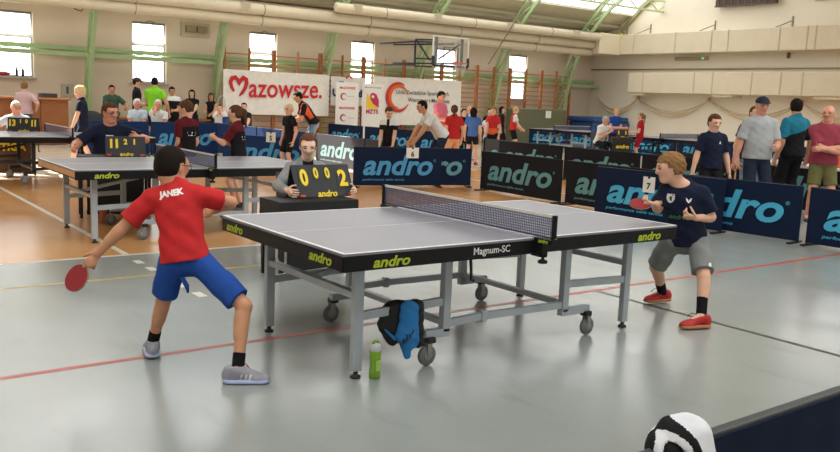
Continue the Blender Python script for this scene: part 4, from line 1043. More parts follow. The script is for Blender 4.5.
bm_ = mat('dark bottle', (28, 32, 60), rough=.2)
for x_, lab in ((2.82, 'dark bottle on the sill of the first window, nearer the red bag'), (2.98, 'dark bottle on the sill of the first window, nearer the frame')):
    o = MB().lathe([(.035, 0), (.038, .02), (.038, .17), (.016, .22), (.016, .27)], (x_, 21.93, 1.78)).to('bottle', bm_); tag(o, lab, 'bottle', 'dark bottles on the window sill')
v = Vol(.015); v.ell((2.45, 21.94, 1.84), np.eye(3), (.22, .07, .06)); o = v.to('red_bag', mat('red bag cloth', (170, 50, 70)), None); tag(o, 'small red bag lying on the sill of the first window', 'bag')
pb = thing('notice_board', 'small pale notice board on the wall behind the boy with lit hair', 'board', (4.15, YW, 1.33)); MB().box((0, -.02, .12), (.34, .03, .36)).to('board', mat('pale board', (186, 176, 156)), pb); MB().box((0, -.04, .12), (.06, .01, .2)).to('note', grey_p, pb)
v = Vol(.03); v.ell((3.95, 18.9, .55), np.eye(3), (.42, .35, .42)); v.ell((3.95, 18.9, .18), np.eye(3), (.40, .35, .20)); v.cut((0, 0, -1), (0, 0, .0)); o = v.to('bag', mat('black holdall', (30, 32, 34), rough=.8), None); tag(o, 'big black bag standing on the floor by the end of the wooden counter', 'bag')

# ================================================================== SEATS
chair_m = mat('grey chair shell', (70, 72, 78), rough=.6)
def chair(label, x, y, az, seat=.45):
    root = thing('chair', label, 'chair', (x, y, 0), R(az-90), 'plain grey chairs')
    MB().box((0, 0, seat-.02), (.42, .42, .03), bev=.01).to('seat', chair_m, root)
    MB().box((0, -.22, seat+.27), (.42, .03, .32), Matrix.Rotation(R(8), 3, 'X'), bev=.01).to('backrest', chair_m, root)
    for sx in (-1, 1):
        for sy in (-1, 1): MB().bar((sx*.18, sy*.18, 0), (sx*.18, sy*.18, seat-.03), .025).to('leg', foot_m, root)
        MB().bar((sx*.18, -.19, seat-.03), (sx*.18, -.225, seat+.2), .025).to('back_post', foot_m, root)

# ================================================================== PEOPLE
navy = cloth('navy jersey', (24, 30, 52)); black = cloth('black jersey', (26, 25, 29)); redj = cloth('red jersey', (194, 44, 46)); bluej = cloth('royal blue cloth', (34, 74, 150)); greyj = cloth('grey marl', (172, 174, 175)); white_j = cloth('white cotton', (226, 226, 224))
maroon = cloth('maroon cotton', (150, 62, 76)); dmaroon = cloth('dark maroon jersey', (96, 26, 34)); teal = cloth('teal jersey', (34, 116, 140)); pinkj = cloth('pink cotton', (218, 116, 140)); rosej = cloth('pale rose cotton', (206, 170, 172)); neon = cloth('lime jersey', (132, 206, 48)); dgreen = cloth('dark green cotton', (64, 92, 74)); mblue_j = cloth('mid blue jersey', (70, 104, 170)); paleb = cloth('pale blue shirt', (196, 208, 222))
denim = cloth('dark denim', (34, 44, 60)); jeans = cloth('light jeans', (120, 136, 156)); khaki = cloth('olive khaki', (110, 106, 66)); greysh = cloth('grey shorts cloth', (128, 130, 128)); blk_t = cloth('black trousers', (24, 24, 28)); peach = cloth('peach shorts', (236, 180, 140)); orangej = cloth('orange jersey', (222, 96, 52))
shoe_grey = mat('grey running shoe', (150, 150, 160), rough=.7, var=.12, vs=30); shoe_red = mat('red court shoe', (178, 34, 36), rough=.6, var=.1, vs=30); shoe_blk = mat('black shoe', (30, 30, 32), rough=.6); shoe_wh = mat('white shoe', (210, 208, 204), rough=.6)
sole_b = (mat('white and blue sole', (176, 190, 226), rough=.6)); sole_gum = mat('gum sole', (176, 120, 74), rough=.6); sock_b = cloth('black sock', (20, 20, 22))

# ---- the player in red, seen from behind, left arm drawn back
b1p = person('boy player in red shirt and blue shorts seen from behind, bat swung low', -.49, .84, 40, H=1.40, bw=.86, cell=.0055, top=redj, sleeve=.70, hem=.015, bottom=('shorts', bluej), pose=dict(short=.86),
    footk=1.12, shoe=(shoe_grey, sole_b), sock=sock_b, hair=('crop', 'dark'), sk='tan', headk=1.18, curl=.75, loose=1.35, wave=.0012, stock=.02, glasses=mat('spectacle frame', (60, 70, 84), rough=.4),
    J=dict(pel=(-.512, .857, .635), nb=(-.53, .945, 1.015), head=(-.535, .985, 1.135), hd=(.86, .42, -.18), sL=(-.65, 1.00, .955), sR=(-.425, .87, .98), eL=(-.80, 1.07, .775), wL=(-.905, 1.14, .64), gL=(-.5, .2, -.8), pnL=(.2, .75, -.3),
           eR=(-.235, .865, .935), wR=(-.25, 1.03, .872), gR=(-.6, .55, -.35), hL=(-.572, .90, .605), hR=(-.445, .815, .615), kL=(-.580, 1.0, .375), kR=(-.285, .565, .395), aL=(-.60, 1.14, .085), aR=(-.365, .470, .075), tL=(.25, .97, 0), tR=(.86, -.5, 0)))
decal('lettering', 'janek', mat('white print', (236, 234, 230), rough=.7, var=0), b1p['top'], b1p['j']['pel']+b1p['t']*.368-np.array([.022, .012, 0]), b1p['j']['sR']-b1p['j']['sL']+np.array([0, 0, .03]), (0, 0, 1), .135)
dl = MB(); hp1 = b1p['j']['pel']+np.array([-.03, -.03, -.10])
dl.tube([hp1, hp1+np.array([.02, -.03, -.05]), hp1+np.array([.03, -.02, -.09])], [.012, .014, .006], 6); dl.to('drawstring', bluej, b1p['root'])
def shoe_stripes(S, s, m):
    o, gp, td = S['shoe'+s]; td = Vector(td); n = Vector((-td.y, td.x, 0))
    cam_d = Vector((CX, CY, 0))-Vector((S['root'].location.x, S['root'].location.y, 0))
    if n.dot(cam_d) < 0: n = -n
    for q in range(3):
        c = Vector(gp)+td*(.018+q*.024)+Vector((0, 0, .036)); decal('stripe', None, m, o, c+n*.0, td if n.dot(td.cross(Vector((0, 0, 1)))) > 0 else -td, (0, 0, 1), .05, lift=.0015, pts=[(-.10, -.36), (.10, -.36), (.28, .36), (.08, .36)])
try: shoe_stripes(b1p, 'R', shoe_wh); shoe_stripes(b1p, 'L', shoe_wh)
except Exception as ex: print('stripes', ex)
lm_ = MB(); gp, td = Vector(b1p['shoeR'][1]), Vector(b1p['shoeR'][2]); sd = Vector((-td.y, td.x, 0))
for q in range(4): p = gp+td*(.03+q*.017)+Vector((0, 0, .075-q*.011)); lm_.tube([p-sd*.022, p+Vector((0, 0, .008)), p+sd*.022], .0035, 5)
lm_.tube([gp+td*.025+Vector((0, 0, .085)), gp+td*.04+sd*.03+Vector((0, 0, .095)), gp+td*.06+sd*.045+Vector((0, 0, .06))], .003, 5)
lm_.to('laces', mat('red lace', (206, 70, 70)), b1p['shoeR'][0])

def bat(label, c, hdir, n, col=None):
    hdir = Vector(hdir).normalized(); n = Vector(n); n = (n-hdir*n.dot(hdir)).normalized(); x = hdir.cross(n)
    root = thing('table_tennis_bat', label, 'bat', c)
    def disc(z0, z1):
        mb = MB(); mb.prism([(.075*math.cos(a), .079*math.sin(a)) for a in np.linspace(0, 2*PI, 29)[:-1]], lambda u, v, w: x*u+hdir*v+n*(z0+w*(z1-z0)), 1.); return mb
    disc(-.003, .003).to('blade', mat('bat wood', (196, 156, 110), rough=.5), root)
    disc(.003, .0062).to('red_rubber' if not col else 'green_rubber', col or mat('red rubber', (140, 22, 34), rough=.55, var=.04), root); disc(-.0062, -.003).to('black_rubber', mat('black rubber', (24, 24, 26), rough=.55), root)
    h = MB(); h.tube([hdir*.068, hdir*.11, hdir*.165], [.013, .012, .0155], 10); h.to('handle', mat('bat wood'), root)
bat('red bat held low in the fist of the player in red', (-1.005, 1.19, .50), (.085, -.02, .13), (-.93, -.33, .04))
bat('red bat held flat by the player in navy', (2.80, .385, .862), (.115, -.07, .012), (-.15, -.34, .85))

# ---- the player in navy
b2p = person('fair-haired boy player in navy shirt and grey shorts crouching behind the table end', 3.16, .2, 165, H=1.5, bw=.90, cell=.0055, top=navy, sleeve=.78, hem=.02, bottom=('shorts', greysh), pose=dict(short=.88),
    footk=1.06, shoe=(shoe_red, sole_gum), sock=sock_b, hair=('mop', 'light'), sk='fair', headk=1.09, curl=.85, loose=1.5, wave=.0012, stock=.07,
    J=dict(pel=(3.18, .23, .60), nb=(3.085, .225, .995), head=(2.985, .285, 1.135), hd=(-.80, .60, -.14), sL=(3.17, .115, .955), sR=(3.02, .335, .955), eL=(3.235, .07, .785), wL=(3.105, .105, .78), gL=(-.8, .5, .1), pnL=(-.2, .5, .5),
           eR=(2.985, .365, .825), wR=(2.905, .315, .866), gR=(-.8, .5, .02), pnR=(.2, .3, .9), hL=(3.215, .14, .575), hR=(3.115, .305, .585), kL=(3.095, -.01, .365), kR=(3.16, .47, .335), aL=(3.0, -.085, .085), aR=(3.415, .575, .09), tL=(-.93, .30, 0), tR=(-.96, .22, 0)))
wp = mat('white print')
decal('badge', None, wp, b2p['top'], b2p['j']['nb']-b2p['t']*.085+np.array([-.10, .05, 0]), (.7, -.7, 0), (0, 0, 1), .068, pts=[(-.36, .5), (.36, .5), (.42, .0), (.25, -.38), (0, -.55), (-.25, -.38), (-.42, 0)])
decal('badge_figure', None, mat('dark badge figure', (60, 60, 70)), b2p['top'], b2p['j']['nb']-b2p['t']*.085+np.array([-.10, .05, 0]), (.7, -.7, 0), (0, 0, 1), .036, lift=.0045, pts=[(-.1, .5), (.3, .35), (.2, .0), (.35, -.5), (-.3, -.5), (-.2, .1)])
decal('chest_mark', None, wp, b2p['top'], b2p['j']['nb']-b2p['t']*.09+np.array([-.02, -.045, 0]), (.7, -.7, 0), (0, 0, 1), .042, pts=[(0, -.5), (.4, -.1), (.55, .5), (.15, .2), (0, -.1), (-.15, .2), (-.55, .5), (-.4, -.1)])
decal('lettering', 'andro', mat('green print', (70, 130, 70), var=0), b2p['top'], b2p['j']['pel']*.5+b2p['j']['nb']*.5+np.array([-.07, .02, -.02]), (.7, -.7, 0), (0, 0, 1), .11)
decal('hem_mark', None, wp, b2p['bottom'], b2p['j']['kL']*.3+b2p['j']['hL']*.7+np.array([.02, -.02, -.06]), (.8, -.6, 0), (0, 0, 1), .03, pts=[(-.5, -.4), (.5, -.4), (.4, .5), (-.3, .4)])
for s_ in 'LR':
    gp, td = Vector(b2p['shoe'+s_][1]), Vector(b2p['shoe'+s_][2]); sd = Vector((-td.y, td.x, 0)); lm_ = MB()
    for q in range(4): p = gp+td*(.03+q*.017)+Vector((0, 0, .08-q*.012)); lm_.tube([p-sd*.024, p+Vector((0, 0, .008)), p+sd*.024], .0035, 5)
    lm_.tube([gp+td*.03+Vector((0, 0, .09)), gp+td*.06-sd*.03+Vector((0, 0, .10)), gp+td*.09-sd*.04+Vector((0, 0, .07))], .003, 5)
    lm_.to('laces', foot_m, b2p['shoe'+s_][0])

# ---- umpires
chair('chair of the umpire in the grey blazer', 1.60, 3.34, -103, .40)
blazer = mat('grey tweed', (146, 146, 146), rough=.9, var=.22, vs=60, bump=.3, bs=80, spec=.2); 
u1 = person('seated woman umpire in a grey blazer holding the score board', 1.60, 3.36, -103, H=1.56, bw=.88, cell=.007, top=[blazer, black], top_pick=lambda u, v, d: ((np.abs(v) < .32*np.clip((u-.15)/.8, .1, 1)) & (d > .2)).astype(int), sleeve=1.5, hem=.03, bottom=('trousers', blk_t), shoe=shoe_blk,
    pose=dict(seat=.40, lean=12, head=(-12, 16), handL=(.34, .37, .725), handR=(.47, -.27, .725), gdL=np.array([-.2, -.8, -.1]), gdR=np.array([-.1, -.9, -.1])), hair=('bun', 'auburn'), sk='pale', headk=1.04)
chair('chair of the heavy umpire in dark blue', 1.10, 7.64, -110)
u2 = person('heavy man umpire in dark blue T-shirt and spectacles behind the second table', 1.12, 7.66, -112, H=1.76, bw=1.42, cell=.008, top=navy, sleeve=.8, belly=.10, bottom=('trousers', blk_t), shoe=shoe_blk, pose=dict(seat=.45, lean=12, head=(42, 8), handL=(.50, .36, .95), handR=(.48, -.40, .80)), hair=('crop', 'brown'), sk='red', headk=1.1, glasses=foot_m)
decal('name_badge', None, paper, u2['top'], u2['j']['nb']-u2['t']*.10+u2['ft']*.0, -u2['lt']*-1 if False else u2['lt'], u2['t'], .09, pts=[(-.5, -.22), (.5, -.22), (.5, .22), (-.5, .22)])
chair('chair of the white-haired umpire at the dark table', 1.08, 13.2, -100)
person('white-haired man umpire in a white shirt at the dark table', 1.08, 13.2, -105, H=1.66, bw=1.1, cell=.011, top=paleb, bottom=('trousers', blk_t), shoe=shoe_blk, pose=dict(seat=.42, lean=18, head=(25, 18), handL=(.42, .2, .80), handR=(.40, -.3, .80)), hair=('crop', 'white'), sk='red')
chair('chair of the far umpire in white', 17.25, 13.6, -125)
person('white-haired man umpire in a white shirt stretching his arm over the far desk', 17.25, 13.6, -95, H=1.74, bw=1.1, cell=.013, top=white_j, sleeve=.6, bottom=('trousers', blk_t), shoe=shoe_wh, pose=dict(seat=.45, lean=20, head=(40, 10), handL=(.70, .35, 1.0), handR=(.45, -.05, .85)), hair=('crop', 'grey'), sk='red')

# ---- second table
two = lambda u, v, d: ((np.abs(v) < .62) & (u < .92)).astype(int)
bm2 = person('boy in black and maroon shirt with hands together beyond the second table', 2.08, 7.52, 112, H=1.43, bw=.95, cell=.008, top=[dmaroon, black], top_pick=lambda u, v, d: ((v < .9) & (u < .8)).astype(int), sleeve=.7, bottom=('shorts', blk_t), shoe=shoe_blk, pose=dict(head=(22, 22), handL=(.16, .05, .72), handR=(.10, -.12, .70)), hair=('short', 'brown'), headk=1.15, loose=1.3, curl=.9)
gm2 = person('girl with ponytail in black and maroon shirt, arms forward, by the number 5 barrier', 2.57, 6.92, 138, H=1.40, bw=.92, cell=.008, top=[dmaroon, black], top_pick=lambda u, v, d: ((v < 1.0) & (u < .78)).astype(int), sleeve=.75, bottom=('shorts', blk_t), shoe=shoe_blk, pose=dict(lean=4, head=(0, 8), handL=(.33, .05, .96), handR=(.30, -.02, .93)), hair=('pony', 'brown'), headk=1.13, loose=1.2, curl=.9)
for S_ in (bm2, gm2):
    for q_, w_2 in ((.0, .15), (.035, .12)): decal('back_print', None, mat('white print'), S_['top'], S_['j']['nb']-S_['t']*(.17+q_), -S_['lt'], S_['t'], w_2, pts=[(-.5, -.06), (.5, -.06), (.5, .06), (-.5, .06)])
person('child in black with sunlit fair hair standing in front of the number 5 barrier', 5.62, 11.29, -166, H=1.40, bw=.70, cell=.010, top=black, bottom=('shorts', blk_t), shoe=shoe_blk, pose=dict(head=(10, 5)), hair=('short', 'fair'), headk=1.12)
person('man in black and orange polo bending forward with joined hands', 7.84, 14.43, 160, H=1.80, bw=1.05, cell=.011, top=[black, orangej, greyj], top_pick=lambda u, v, d: np.where((np.abs(np.abs(v)-.95) < .14) & (u > .25), 1, 0), sleeve=.7, bottom=('trousers', jeans), shoe=shoe_wh, pose=dict(lean=36, head=(0, 22), px=-.1, handL=(.48, .06, .98), handR=(.48, -.02, .95)), hair=('short', 'dark'), sk='tan')

# ---- by the number 6 barrier
person('girl in black and white shirt looking down at the table behind the number 6 barrier', 7.17, 10.05, -140, H=1.43, bw=.92, cell=.010, top=[black, white_j], top_pick=lambda u, v, d: ((u > .78) & (np.abs(v) > .2) & (d > -.2)).astype(int), sleeve=.6, bottom=('shorts', blk_t), shoe=shoe_blk, pose=dict(lean=8, head=(30, 28), handL=(.22, .12, .62), handR=(.16, -.16, .60)), hair=('pony', 'brown'), headk=1.1)
person('man in a white T-shirt leaning on the number 6 barrier', 8.23, 9.75, 168, H=1.78, bw=1.08, cell=.010, top=white_j, sleeve=.62, bottom=('shorts', denim), shoe=shoe_wh, pose=dict(lean=42, hip=.50, head=(-5, 15), handL=(.66, .12, .74), handR=(.62, -.18, .74), elbowL=(-.3, .6, .3), elbowR=(-.3, -.6, .3)), hair=('crop', 'dark'), sk='tan')
person('man in a pink polo shirt with dark hair looking down', 10.82, 13.17, -70, H=1.84, bw=1.15, cell=.012, top=pinkj, bottom=('trousers', denim), shoe=shoe_blk, pose=dict(head=(-10, 18), handL='front', handR='front'), hair=('short', 'dark'), sk='red')
person('girl with braid in a red shirt and peach shorts, seen from behind', 9.5, 10.95, 70, H=1.52, bw=.95, cell=.010, top=redj, bottom=('shorts', peach), shoe=shoe_red, pose=dict(head=(-20, 0), short=.7), hair=('pony', 'brown'))
person('dark-dressed child between the red-shirted girl and the blue-shirted girl', 11.95, 13.6, -100, H=1.42, cell=.013, top=black, bottom=('trousers', blk_t), shoe=shoe_blk, hair=('short', 'dark'))
person('fair child in a blue and white shirt beyond the girl in the blue shirt', 13.3, 15.0, -110, H=1.50, cell=.013, top=[mblue_j, white_j], top_pick=lambda u, v, d: (np.abs(v) < .3).astype(int), bottom=('shorts', blk_t), shoe=shoe_wh, hair=('short', 'blond'))
person('girl with long dark hair in a blue shirt and black shorts, seen from behind', 11.46, 12.63, 45, H=1.47, bw=.93, cell=.011, top=mblue_j, bottom=('shorts', blk_t), shoe=shoe_red, pose=dict(head=(10, 0), short=.6), hair=('long', 'dark'))
person('child in a red shirt facing the girl in the blue shirt', 12.85, 13.45, -150, H=1.5, bw=.85, cell=.012, top=[redj, orangej], top_pick=lambda u, v, d: (u < .3).astype(int), bottom=('shorts', blk_t), shoe=shoe_wh, pose=dict(handR=(.32, -.1, .82)), hair=('mop', 'light'))
person('dark-haired person standing behind the seated man in the pale shirt', 14.6, 15.6, -120, H=1.44, cell=.014, top=black, bottom=('trousers', blk_t), shoe=shoe_blk, hair=('short', 'dark'))
chair('chair of the seated man in the pale blue shirt', 14.12, 15.0, -120)
person('grey-haired man in a pale blue shirt seated near the girl in red and white', 14.12, 15.0, -125, H=1.72, bw=1.15, cell=.013, top=paleb, bottom=('trousers', blk_t), shoe=shoe_blk, pose=dict(seat=.45, handL='lap', handR='knee', head=(15, 5)), hair=('receding', 'grey'), sk='red')
person('fair-haired child in a red and white shirt at the far table by the olive mat', 16.06, 16.14, -30, H=1.52, bw=.92, cell=.012, top=[redj, white_j], top_pick=lambda u, v, d: ((np.abs(v) > .75) & (u > .5)).astype(int), bottom=('shorts', blk_t), shoe=shoe_wh, pose=dict(lean=6, handL=(.25, .1, .8), handR=(.3, -.1, .8), head=(0, 10)), hair=('short', 'blond'))
person('dark-haired child behind the child in red and white', 16.6, 17.3, -60, H=1.5, cell=.014, top=black, bottom=('trousers', blk_t), shoe=shoe_blk, hair=('long', 'dark'))
person('fair child in a blue shirt standing beside the far umpire in white', 18.55, 14.15, -110, H=1.6, cell=.013, top=bluej, bottom=('shorts', blk_t), shoe=shoe_wh, pose=dict(handR='front', handL='front', lean=5), hair=('short', 'blond'))
person('girl in a red shirt with her hair up at the far umpire desk', 17.62, 12.38, 130, H=1.49, bw=.95, cell=.012, top=cloth('dark red jersey', (170, 30, 44)), bottom=('shorts', cloth('dark red jersey')), shoe=shoe_wh, pose=dict(handL='front'), hair=('pony', 'light'))

# ---- onlookers by the windows
person('woman in a pale rose shirt with her back turned at the wooden counter', 2.55, 19.72, 80, H=1.66, bw=1.12, cell=.012, top=rosej, sleeve=.8, bottom=('trousers', cloth('grey trousers', (96, 94, 96))), shoe=shoe_wh, pose=dict(handL=(.25, .12, .98), handR='hip'), hair=('short', 'light'))
person('boy with sunlit hair in a navy T-shirt walking by the wooden counter', 2.27, 13.3, 160, H=1.60, bw=.9, cell=.010, top=navy, bottom=('shorts', navy), shoe=shoe_wh, pose=dict(lean=4, head=(0, 14), handL=(.22, .14, .70), footL=(.2, .1), footR=(-.15, -.1)), hair=('short', 'fair'), headk=1.05)
rb = thing('spectator_platform', 'long low wooden platform along the wall under the second window', 'platform', (6.62, 20.95, 0))
MB().box((0, 0, .72), (4.0, .75, .06), bev=.01).to('top', cw, rb); MB().box((0, -.32, .35), (3.9, .04, .70)).to('front_board', mat('dark wood'), rb); MB().box((0, .32, .35), (3.9, .04, .70)).to('rear_board', mat('dark wood'), rb)
person('man in a dark green shirt sitting with hand on knee by the green column', 5.0, 20.62, -110, H=1.74, bw=1.1, cell=.012, top=dgreen, sleeve=.7, bottom=('trousers', cloth('brown trousers', (84, 66, 54))), shoe=shoe_blk, pose=dict(seat=.74, lean=10, handL=(.30, .38, 1.02), handR='lap', footL=(.38, .22), footR=(.3, -.2), head=(10, 5)), hair=('short', 'dark'), sk='tan')
person('boy in black wearing a dark cap under the second window', 5.32, 19.5, -20, H=1.90, bw=.9, cell=.011, top=black, bottom=('trousers', blk_t), shoe=shoe_blk, pose=dict(handL='front', handR='front', head=(-10, 10)), hair=('short', 'dark'), cap=cloth('brown cap', (74, 60, 56)))
person('man in a lime green shirt with his back turned under the second window', 5.62, 18.95, 60, H=1.93, bw=1.12, cell=.011, top=neon, bottom=('shorts', blk_t), shoe=shoe_wh, pose=dict(handR=(.05, -.36, .95), handL='front'), hair=('crop', 'dark'), sk='tan')
person('man in dark shirt with white shoulders beside the man in lime green', 6.3, 19.5, -120, H=1.69, bw=1.15, cell=.012, top=[black, white_j], top_pick=lambda u, v, d: (u > .80).astype(int), bottom=('trousers', blk_t), shoe=shoe_blk, pose=dict(handL='front', handR=(.1, -.35, .95), head=(20, 10)), hair=('short', 'dark'), sk='tan')
person('woman with long dark hair in black sitting on the platform next to the wall', 7.35, 20.72, -120, H=1.66, bw=.95, cell=.012, top=black, sleeve=.5, bottom=('skirt', blk_t), shoe=shoe_blk, pose=dict(seat=.74, handL='lap', handR='lap'), hair=('long', 'dark'))
person('long-haired woman in a sleeveless black top sitting beside the white tote bag', 7.95, 20.66, -135, H=1.60, bw=.95, cell=.012, top=black, sleeve=0, bottom=('trousers', blk_t), shoe=shoe_blk, pose=dict(seat=.70, lean=5, handL='knee', handR='lap', head=(30, 5)), hair=('long', 'brown'), sk='tan')
tb = thing('tote_bag', 'white tote bag with a print beside the long-haired woman on the platform', 'bag', (8.28, 20.72, .75)); v = Vol(.012); v.ell((0, 0, .22), np.eye(3), (.17, .08, .26)); v.cut((0, 0, 1), (0, 0, .38)); v.cut((0, 0, -1), (0, 0, 0)); v.to('body', cloth('canvas', (222, 212, 190)), tb)
MB().tube([(-.12, 0, .36), (-.10, 0, .62), (0, 0, .74), (.10, 0, .62), (.12, 0, .36)], .012, 6).to('handle', cloth('canvas'), tb); MB().box((.0, -.082, .2), (.12, .012, .14)).to('print', grey_p, tb)
for x_, y_, lab, hd_, h_ in ((4.74, 17.63, 'white-haired man in a white shirt sitting and looking aside, under the man in the cap', (40, 15), 'lap'), (5.16, 17.35, 'white-haired man in a white shirt sitting with a hand at his chin', (10, 10), 'chin')):
    chair('chair of the '+lab.split(', under')[0], x_, y_, -115)
    person(lab, x_, y_, -118, H=1.70, bw=1.15, cell=.011, top=paleb if h_ == 'lap' else white_j, bottom=('trousers', cloth('grey trousers')), shoe=shoe_blk, pose=dict(seat=.43, lean=8, head=hd_, handR=h_, handL='lap'), hair=('receding', 'white'), sk='red')
chair('chair of the person in the white and blue shirt', 7.22, 18.3, -120)
person('person in a white and blue shirt seated before the wall bars', 7.22, 18.3, -120, H=1.60, cell=.012, top=[white_j, bluej], top_pick=lambda u, v, d: ((v > .4) & (u < .9)).astype(int), bottom=('shorts', greysh), shoe=shoe_wh, pose=dict(seat=.43, lean=18, handL='chin', handR='chin'), hair=('crop', 'brown'), sk='fair')
chair('chair of the person half hidden by the ponytail girl', 8.16, 18.86, -120)
person('person in black seated half hidden behind the ponytail girl', 8.16, 18.86, -120, H=1.64, cell=.013, top=black, bottom=('trousers', blk_t), shoe=shoe_blk, pose=dict(seat=.44, handL='lap', handR='lap'), hair=('short', 'dark'))

# ---- onlookers behind the navy barriers
bn = person('boy in a navy T-shirt with a green bat standing behind the barrier', 8.28, 3.56, -125, H=1.54, bw=1.02, cell=.008, top=navy, sleeve=.75, bottom=('shorts', blk_t), shoe=shoe_blk, pose=dict(head=(8, 10), handR=(.06, -.27, .72), handL=(.03, .27, .70)), hair=('short', 'brown'), sk='fair', headk=1.12, loose=1.3)
decal('chest_mark', None, mat('white print'), bn['top'], bn['j']['nb']-bn['t']*.12+bn['lt']*.07, bn['lt'], bn['t'], .03, pts=[(-.5, -.6), (.5, -.6), (.2, .2), (.1, .7), (-.1, .7), (-.2, .2)])
bat('green-edged bat in the hand of the boy in the navy T-shirt', Vector(bn['palm']['R']+np.array([bn['root'].location.x, bn['root'].location.y, 0]))-Vector((.03, .02, .10)).normalized()*.12, (.03, .02, .10), (-.4, -.7, .4), mat('green rubber', (120, 140, 60), rough=.6))
person('man mostly hidden behind the man in the grey T-shirt', 9.95, 3.99, -120, H=1.72, bw=1.05, cell=.010, top=cloth('slate jersey', (50, 56, 84)), bottom=('trousers', jeans), shoe=shoe_blk, hair=('crop', 'brown'))
capm = cloth('dark cap cloth', (40, 44, 56))
gm = person('man in a grey T-shirt and dark baseball cap behind the barrier', 9.17, 3.40, -128, H=1.84, bw=1.16, cell=.0085, top=greyj, sleeve=.8, belly=.06, bottom=('trousers', denim), shoe=shoe_blk, pose=dict(head=(3, 6), handL=(.30, .16, 1.10), handR=(.03, -.34, .84)), hair=('crop', 'grey'), sk='red', cap=capm)
person('man in a teal and black shirt seen from behind', 10.66, 3.70, 70, H=1.86, bw=1.12, cell=.0095, top=[teal, black], top_pick=lambda u, v, d: (u < .62-.12*v).astype(int), sleeve=.85, bottom=('trousers', blk_t), shoe=shoe_blk, pose=dict(head=(-35, 0), handR=(.05, -.34, .9)), hair=('short', 'dark'), sk='tan')
mm = person('bald man in a maroon T-shirt with crossed arms holding a bottle', 9.93, 2.80, -140, H=1.76, bw=1.18, cell=.0085, top=maroon, sleeve=.85, belly=.07, bottom=('shorts', khaki), shoe=shoe_blk, pose=dict(head=(-25, 4), handL=(.26, -.08, 1.10), handR=(.27, .12, 1.06), elbowL=(-.2, 1, -.5), elbowR=(-.2, -1, -.5)), hair=('bald', 'grey'), sk='red')
wb = thing('water_bottle', 'small clear water bottle held by the man in the maroon T-shirt', 'bottle', tuple(mm['palm']['R']+np.array([9.93, 2.80, -.08]))); clear = mat('clear plastic', (200, 214, 226), rough=.15, var=0, alpha=.55)
MB().lathe([(.028, 0), (.032, .01), (.032, .13), (.014, .17), (.014, .19)], n=14).to('body', clear, wb); MB().lathe([(.017, .185), (.017, .21)], n=12).to('cap', bluej, wb); MB().lathe([(.0325, .05), (.0325, .10)], n=14).to('label', mat('blue label', (70, 110, 180)), wb)
cp_ = MB().lathe([(.025, 0), (.033, .10), (.033, .105)], tuple(gm['palm']['L']+np.array([9.17, 3.40, -.05])), n=12).to('cup', mat('clear cup', (226, 226, 226), rough=.2, alpha=.7)); tag(cp_, 'clear plastic cup in the hand of the man in the dark cap', 'cup')
oc = MB().lathe([(.16, 0), (.16, .02), (.10, .03), (.03, .48), (.0, .50)], (12.05, 3.62, .715), n=14); oco = oc.to('orange_bag', cloth('orange sack', (214, 100, 60))); 
tag(oco, 'orange sack on the white table beside the man in maroon', 'sack')
wt = thing('side_table', 'long white table behind the men at the barrier', 'table', (12.95, 3.6, 0), 0); MB().box((-.6, 0, .69), (1.3, 3.6, .05), bev=.005).to('tabletop', mat('white laminate', (214, 212, 206), rough=.4), wt)
for sx in (-1.15, -.05):
    for sy in (-1.7, 1.7): MB().bar((sx, sy, 0), (sx, sy, .67), .04).to('leg', foot_m, wt)

# ================================================================== SMALL THINGS BY THE MAIN TABLE
bo = thing('drink_bottle', 'green drink bottle with white lid standing on the floor by the table leg', 'bottle', (.325, .165, 0))
gm_ = mat('green bottle plastic', (126, 178, 24), rough=.15, var=0, alpha=.86, coat=.3)
MB().lathe([(.026, 0), (.032, .004), (.032, .05), (.030, .06), (.030, .10), (.0325, .11), (.0325, .155), (.030, .165)], n=20).to('body', gm_, bo)
MB().lathe([(.0315, .160), (.033, .164), (.033, .188), (.028, .198), (.012, .204)], n=20).to('lid', mat('grey white lid', (196, 200, 200), rough=.4), bo)
MB().tube([(-.018, 0, .198), (-.006, 0, .216), (.012, 0, .214), (.02, 0, .2)], .008, 8).to('spout', mat('lid green', (130, 170, 40)), bo)
MB().box((0, -.0325, .08), (.028, .004, .06), bev=.001).to('scale_mark', mat('pale green mark', (170, 206, 90)), bo)
# dark and blue jacket hung over the side bar
jk = thing('jacket', 'black and bright blue jacket hung over the side bar of the main table', 'jacket', (.535, .215, .345))
jb = mat('black shell cloth', (22, 24, 28), rough=.7, bump=.2, bs=14); jl = mat('bright blue lining', (22, 112, 176), rough=.65, bump=.2, bs=14)
cr = np.array([.80, -.60, 0]); cn_ = np.array([-.6, -.8, 0])                     # along and out of the hanging cloth
def jp(a, b, c): return cr*a+cn_*b+np.array([0, 0, c])
fl_ = (cn_, 1.9)
v = Vol(.005)
v.cap(jp(-.085, .03, .0), jp(-.085, .035, -.07), .045, .055, .04, flat=fl_); v.cap(jp(-.04, .035, .02), jp(-.045, .045, -.13), .045, .055, .05, flat=fl_); v.cap(jp(.09, .03, .02), jp(.105, .045, -.17), .035, .028, .04, flat=fl_)
v.cap(jp(-.06, .0, .03), jp(.09, .0, .045), .036, .036, .03); v.cap(jp(-.05, -.05, .02), jp(.08, -.05, -.1), .03, .05, .04, flat=fl_); v.noise = (.004, 55)
v.to('shell', jb, jk)
v = Vol(.0045); v.cap(jp(.035, .06, .045), jp(.025, .09, -.12), .042, .05, .03, flat=(cn_, 2.2)); v.cap(jp(.025, .09, -.12), jp(.04, .085, -.235), .05, .020, .03, flat=(cn_, 2.2)); v.cap(jp(.06, .05, .04), jp(.075, .075, -.16), .035, .03, .03, flat=(cn_, 2.2)); v.noise = (.003, 60); v.to('lining', jl, jk)
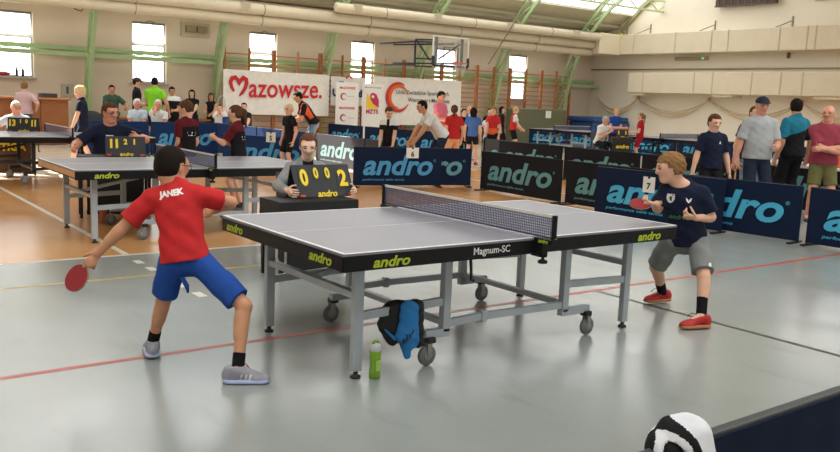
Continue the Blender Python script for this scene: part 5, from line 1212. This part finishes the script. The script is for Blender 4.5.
v = Vol(.005); v.cap(jp(-.09, .075, -.09), jp(-.035, .09, -.135), .007, .011, .01); v.to('trim_band', jl, jk)
zz = MB()
for k in range(6): c = jp(.005+.012*k, .118-.002*k, -.165+.014*k+.01*(k % 2)); zz.bar(c-np.array([0, 0, .014]), c+np.array([0, 0, .014])+cr*.006*(k % 3-1), .007, .006)
zz.to('print', foot_m, jk)
# white and black bag hung over the near barrier
bg = thing('bag', 'white and black bag hung over the dark blue barrier at the lower edge', 'bag', (-.485, -2.405, .715))
bwm, bbm, bfr = cloth('white bag cloth', (226, 228, 234)), cloth('black bag cloth', (24, 24, 26)), _r
e1 = nrm((.80, -.60, 0)); e2 = nrm((.6, .8, 0)); e3 = np.array([0, 0, 1.])
v = Vol(.004); v.ell((0, 0, -.02), [e1, e2, e3], (.078, .085, .098), .02); v.ell(.03*e1+np.array([0, 0, .0]), [e1, e2, e3], (.062, .09, .085), .03); v.ell(-.045*e1-.03*e2+np.array([0, 0, -.03]), [e1, e2, e3], (.035, .05, .07), .02); v.ell(-.075*e2-.028*e1+np.array([0, 0, .004]), [e1, e2, e3], (.030, .06, .032), .01, sub=True); v.noise = (.0025, 60)
def bagpick(P):
    a = P@e1; b = P@e2; c = P[:, 2]; d = np.hypot(a+.028, (c-.010)*.95)
    return np.where((d > .044) & (d < .064) & (b < .06), 1, 0)
v.to('body', [bwm, bbm], bg, bagpick)
v = Vol(.004); v.ell(-.050*e2-.028*e1+np.array([0, 0, .002]), [e1, e2, e3], (.029, .035, .031)); v.to('opening_lining', bbm, bg)
MB().tube([(-.012, -.095, -.05), (-.004, -.10, -.07), (.0, -.10, -.1)], .006, 6).to('zip_pull', mat('silver zip', (170, 160, 140), rough=.3, metal=.6), bg)
# cup under the second table
pc = MB().lathe([(.035, 0), (.045, .14), (.045, .145)], (.62, 6.35, 0), n=14).to('paper_cup', mat('terracotta cup', (186, 112, 84))); tag(pc, 'terracotta cup on the floor by the second table leg', 'cup')
bpy.context.view_layer.update()
